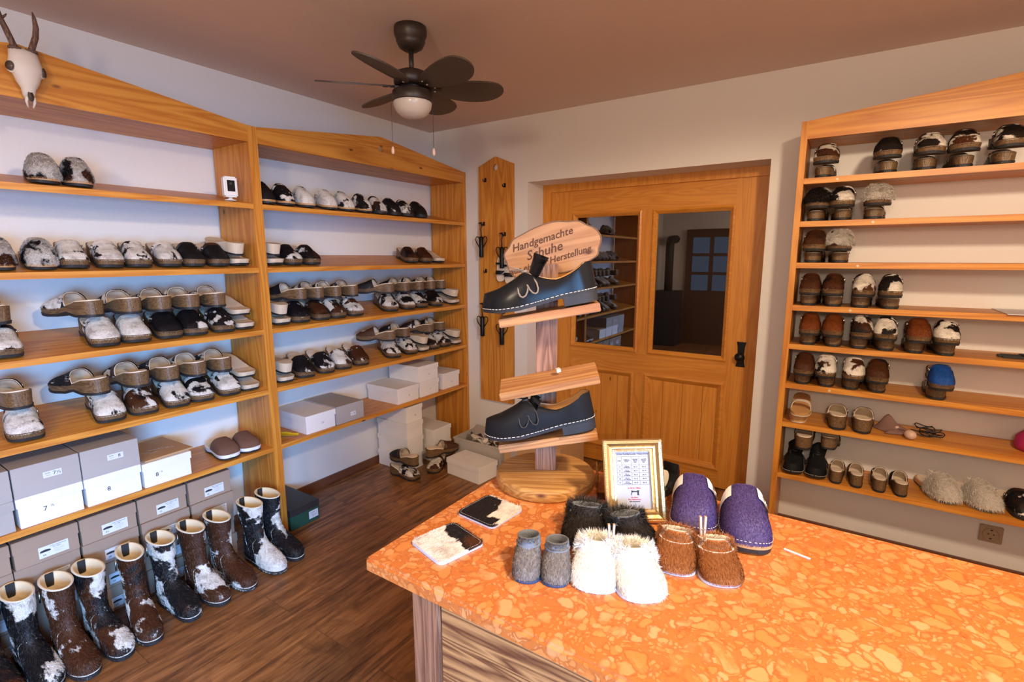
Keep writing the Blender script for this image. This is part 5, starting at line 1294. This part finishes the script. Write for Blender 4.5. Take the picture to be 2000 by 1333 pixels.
# ------------------------------------------------------------ ceiling fan
FX, FY = 1.205, -1.437
F_ = thing('ceiling_fan', 'bronze six-blade ceiling fan with opal glass lamp and two pull chains', 'ceiling fan', (FX, FY, 2.5))
lat = lambda pr, n=40: B().lathe(pr, n)
obj('canopy', lat([(.068, -.0005), (.070, -.02), (.068, -.035), (.060, -.052), (.062, -.058), (.050, -.082), (.030, -.094), (.012, -.096)]).mesh('canopy', 'fan', True), F_)
obj('downrod', lat([(.0105, -.09), (.0105, -.185)], 16).mesh('downrod', 'fan', True), F_)
obj('motor_housing', lat([(.012, -.172), (.050, -.176), (.072, -.186), (.078, -.200), (.078, -.228), (.070, -.236), (.060, -.238)]).mesh('motor_housing', 'fan', True), F_)
obj('hub', lat([(.058, -.232), (.060, -.258)]).mesh('hub', 'iron', True), F_)
lk = obj('light_kit', lat([(.050, -.252), (.080, -.256), (.086, -.262), (.087, -.300), (.084, -.304), (.06, -.304)]).mesh('light_kit', 'fan', True), F_)
obj('glass_bowl', lat([(.083, -.302), (.084, -.308), (.079, -.328), (.066, -.348), (.045, -.362), (.020, -.369), (.002, -.370)]).mesh('glass_bowl', 'bowl', True), F_)
ol = []
for (x, y) in ((.070, .016), (.10, .040), (.14, .060), (.20, .078), (.26, .084), (.32, .078), (.365, .058), (.392, .030), (.402, .0), (.396, -.026), (.378, -.048), (.35, -.060), (.30, -.064), (.22, -.058), (.14, -.042), (.09, -.024), (.070, -.014)): ol.append((x, y))
ol = [tuple(.5*(np.array(ol[i])+np.array(ol[(i+1) % len(ol)]))) if k else tuple(.75*np.array(ol[i])+.125*np.array(ol[i-1])+.125*np.array(ol[(i+1) % len(ol)])) for i in range(len(ol)) for k in (0, 1)]
bme = cutout('blade', ol, [], .005, 'blade', .0008)
irn = B().box(.050, .075, -.016, .016, -.002, .003).box(.072, .125, -.010, .010, -.007, -.003)
ime = irn.mesh('blade_iron', 'fan', bevel=.001)
sc_ = B()
for (x, y) in ((.098, .014), (.098, -.010), (.118, .004)): sc_.lathe([(.0045, -.0085), (.0045, -.0068), (.001, -.006)], 10, (x, y, 0))
sme = sc_.mesh('screw', 'screwmetal')
for k, a in enumerate((42, -14, -74, -134, 166, 106)):
    bo = obj('blade', bme, F_, (0, 0, -.240)); bo.rotation_euler = (Matrix.Rotation(R(a), 3, 'Z') @ Matrix.Rotation(R(-17), 3, 'X')).to_euler()
    obj('blade_iron', ime, bo, (0, 0, 0)); obj('screw', sme, bo, (0, 0, .002))
for (x, y, zl) in ((-.078, -.052, -.485), (.048, .076, -.485)):
    b = B(); b.tube([(x, y, -.30), (x, y, zl)], .0012, 5)
    ch = obj('pull_chain', b.mesh('pull_chain', 'fan'), F_)
    obj('pull_knob', lat([(.002, 0), (.005, -.004), (.0075, -.020), (.006, -.030), (.002, -.033)], 16).mesh('pull_knob', 'pinkwood', True), ch, (x, y, zl))

# ceiling lamp out of view, then an invented rear base
t = thing('ceiling_lamp', 'round opal ceiling lamp above the right of the table, outside the frame', 'lamp', (3.45, -2.45, 2.4995))
obj('lamp_base', B().lathe([(.14, -.02), (.15, -.001), (.02, -.0005)], 40).mesh('lamp_base', 'plasticwhite', True), t)
t = thing('ceiling_lamp', 'made-up ceiling lamp base over the added rear fill light, outside the frame', 'lamp', (2.9, -4.5, 2.4995))  # invented fixture to go with the rear fill bulb
obj('lamp_base', B().lathe([(.14, -.02), (.15, -.001), (.02, -.0005)], 40).mesh('lamp_base', 'plasticwhite', True), t)

# ------------------------------------------------------------ deer skull
SK = thing('deer_skull', 'white roe deer skull with two dark antlers on the gable of the left rack', 'skull', (XS+.0005, -2.505, 2.165))
SK.scale = (.86, .86, .90)
def rings_mesh(name, rings, mat, cap=True):
    V = []; F = []; m = len(rings[0])
    for r_ in rings: V += r_
    for i in range(len(rings)-1):
        for k in range(m): F.append((i*m+k, i*m+(k+1) % m, (i+1)*m+(k+1) % m, (i+1)*m+k))
    if cap: F += [tuple(range(m)), tuple(range((len(rings)-1)*m, len(rings)*m))]
    return fixn(mesh(name, V, F, mat, smooth=True))
prof = [(.095, .030, .020, .030), (.085, .043, .028, .034), (.065, .050, .034, .038), (.040, .052, .038, .042), (.018, .054, .040, .044), (-.005, .046, .036, .044), (-.028, .034, .030, .042), (-.05, .025, .024, .038), (-.070, .019, .018, .032), (-.082, .016, .014, .026)]
rings = []
for (z, hw, dp, xc_) in prof:
    r_ = []
    for k in range(28):
        a = 2*math.pi*k/28; px = abs(math.cos(a))**.9*math.copysign(1, math.cos(a)); r_.append((xc_+dp*px*(1 if px > 0 else .8)-.012, hw*math.sin(a)*(1+.06*math.sin(z*160)), z))
    rings.append(r_)
obj('cranium', rings_mesh('cranium', rings, 'bone'), SK)
b = B()
for s in (-1, 1):
    b.tube([(.034, s*.010, -.080), (.030, s*.013, -.098), (.022, s*.008, -.118)], [.007, .005, .003], 8)
obj('nasal_bone', b.mesh('nasal_bone', 'bone', True), SK)
for s in (-1, 1):
    e = obj('eye_socket', B().tube([(.042+.8*.019*math.cos(q*math.pi/8), s*(.0455-.6*.019*math.cos(q*math.pi/8)), .020+.021*math.sin(q*math.pi/8)) for q in range(16)], .0036, 8, True).mesh('eye_socket', 'bone', True), SK)
    V_ = B().lathe([(.001, .0), (.012, .001), (.015, .004)], 16).mesh('socket_hollow', 'bonedark', True)
    xf(V_, Matrix.Translation((.0430, s*.0490, .020)) @ Vector((.6, s*.8, 0)).to_track_quat('Z', 'Y').to_matrix().to_4x4() @ Matrix.Scale(1.18, 4)); obj('socket_hollow', V_, e)
nm_ = B().lathe([(.001, 0), (.008, .0005), (.010, .002)], 16).mesh('nose_hollow', 'bonedark', True); xf(nm_, Matrix.Translation((.0395, 0, -.078)) @ Matrix.Scale(2.0, 4, (0, 0, 1)) @ Matrix.Rotation(R(90), 4, 'Y')); obj('nose_hollow', nm_, SK)
for s in (-1, 1):
    pts = [(.028, s*.024, .088), (.030, s*.030, .110), (.034, s*.044, .150), (.040, s*.048 if s > 0 else -.058, .185), (.048, s*.044 if s > 0 else -.066, .218), (.052, s*.040 if s > 0 else -.068, .236)]
    a = obj('antler', B().tube(pts, [.0125, .011, .0105, .0095, .0065, .0015], 12).mesh('antler', 'antler', True), SK)
    obj('burr', B().tube([(.028+.015*math.cos(q*math.pi/8), s*.024+.017*math.sin(q*math.pi/8), .092+.003*math.sin(q*3)) for q in range(16)], .0055, 6, True).mesh('burr', 'bark', True), a)
    if s < 0: obj('tine', B().tube([(.040, -.056, .185), (.048, -.046, .194), (.052, -.040, .203)], [.006, .004, .002], 8).mesh('tine', 'antler', True), a)

# ------------------------------------------------------------ hook board
HB = thing('hook_board', 'tall pointed pine board with iron hooks on the wall left of the door', 'hook board', (.648, -.0005, .415))
bw, bh = .152, 1.775
hole = [(.022*math.cos(i*math.pi/10), bh-.015+.024*math.sin(i*math.pi/10)) for i in range(20)]
me = cutout('board', [(-bw, 0), (bw, 0), (bw, bh), (0, bh+.062), (-bw, bh)], [hole], .024, 'pineZ', 0); xf(me, Matrix.Rotation(R(90), 4, 'X')); xf(me, Matrix.Translation((0, -.0125, 0))); obj('board', me, HB)
hooks = [(-.088, 2.090), (.085, 2.040), (-.105, 1.775), (.085, 1.695), (-.09, 1.425), (-.105, 1.175), (.078, 1.125)]
for (x, z) in hooks:
    b = B().tube([(0, -.024, .014), (0, -.032, .016), (0, -.036, .0), (0, -.044, -.012), (0, -.056, -.008), (0, -.058, .008)], .003, 7).box(-.008, .008, -.027, -.0246, -.012, .016)
    me = b.mesh('hook', 'iron', True); obj('hook', me, HB, (x, 0, z-.415))
def hanger(label, x, z):
    t = thing('boot_jack', label, 'iron hanger', (.648+x, -.064, z))
    obj('hanging_rod', B().tube([(0, -.006, .016), (0, .004, .022), (0, .006, .008), (.004, 0, -.012), (-.003, 0, -.03), (0, 0, -.055), (0, 0, -.085)], .0042, 7).tube([(-.022, 0, .012), (-.010, 0, .020), (0, 0, .008), (.012, 0, .006), (.020, 0, -.002)], .004, 6).mesh('hanging_rod', 'iron', True), t)
    obj('tube', B().lathe([(.016, -.235), (.017, -.230), (.017, -.090), (.012, -.082)], 20).mesh('tube', 'iron', True), t)
    for s in (-1, 1):
        pts = [(s*.015, 0, -.165), (s*.030, 0, -.145), (s*.045, 0, -.125), (s*.052, 0, -.103), (s*.045, 0, -.085), (s*.030, 0, -.082), (s*.016, 0, -.098)]
        obj('loop', B().tube(pts, .0035, 6).mesh('loop', 'iron', True), t)
hanger('black iron hanger with two loops, upper left on the hook board', -.105, 1.765)
hanger('black iron hanger, upper right on the hook board before small sandals', .082, 1.685)
hanger('black iron hanger with two loops, lower left on the hook board', -.103, 1.165)
hanger('black iron hanger with two loops, lower right on the hook board', .078, 1.115)
# small hanging sandals
for i, (dx, zz) in enumerate(((-.030, 1.520), (.045, 1.505))):
    L = .19; st = oshape(20, L, .078, toe=2.6, side=1); x, c, h = st
    P_ = [('sole', slab('sole', st, .014, 0, 'leatherlining')), ('outsole', slab('outsole', st, 0, -.004, 'black'))]
    for a, b_ in ((.22, .40), (.55, .78)):
        up, ln = shell('strap', arcs(st, np.full(len(x), .012), a, b_, lambda s, t: 0, 6, .6, .9, ht=lambda t: .038), 'mattleather', .003, 'black'); P_.append(('strap', up)); P_.append(('lining', ln))
    r = place('sandal', 'small cream sandal with black straps on the hook board, %s one' % ('left', 'right')[i], 'shoe', P_, (.735+dx, -.028, zz+.02), (0, 0, 0), 'sandals hanging on the hook board')
    r.rotation_euler = (Matrix.Rotation(R(-90), 3, 'Z') @ Matrix.Rotation(R(86), 3, 'Y') @ Matrix.Rotation(R(0), 3, 'X')).to_euler()

# ------------------------------------------------------------ small camera on the top shelf
CM = thing('security_camera', 'small white security camera on the top shelf of the left rack', 'camera', (.315, -1.790, shelf_z('L1', .315)+.001), (0, 0, R(-12)))
obj('foot', B().lathe([(.026, .0), (.026, .004), (.010, .008), (.008, .016)], 28).mesh('foot', 'plasticwhite', True), CM)
obj('camera_body', box_me('camera_body', 'plasticwhite', -.022, .022, -.030, .030, .016, .112, .006), CM)
ln_ = obj('lens_panel', box_me('lens_panel', 'leather', .0222, .0235, -.016, .018, .042, .094, .0005), CM)
obj('lens', xf(B().lathe([(.010, 0), (.009, .003), (.002, .004)], 20).mesh('lens', 'stove', True), Matrix.Translation((.0232, .001, .078)) @ Matrix.Rotation(R(90), 4, 'Y')), ln_)
# stove and pipe at the rear, reflected in the door glass
t = thing('wood_stove', 'black wood stove with pipe at the back of the shop, seen in the door glass', 'stove', (.25, -5.25, 0))
obj('stove_body', box_me('stove_body', 'stove', -.2, .2, -.2, .2, 0, .95, .01), t)
obj('stove_pipe', B().tube([(0, 0, .95), (0, 0, 1.75), (0, -.05, 1.82), (0, -.34, 1.84)], .07, 20).mesh('stove_pipe', 'stove', True), t)
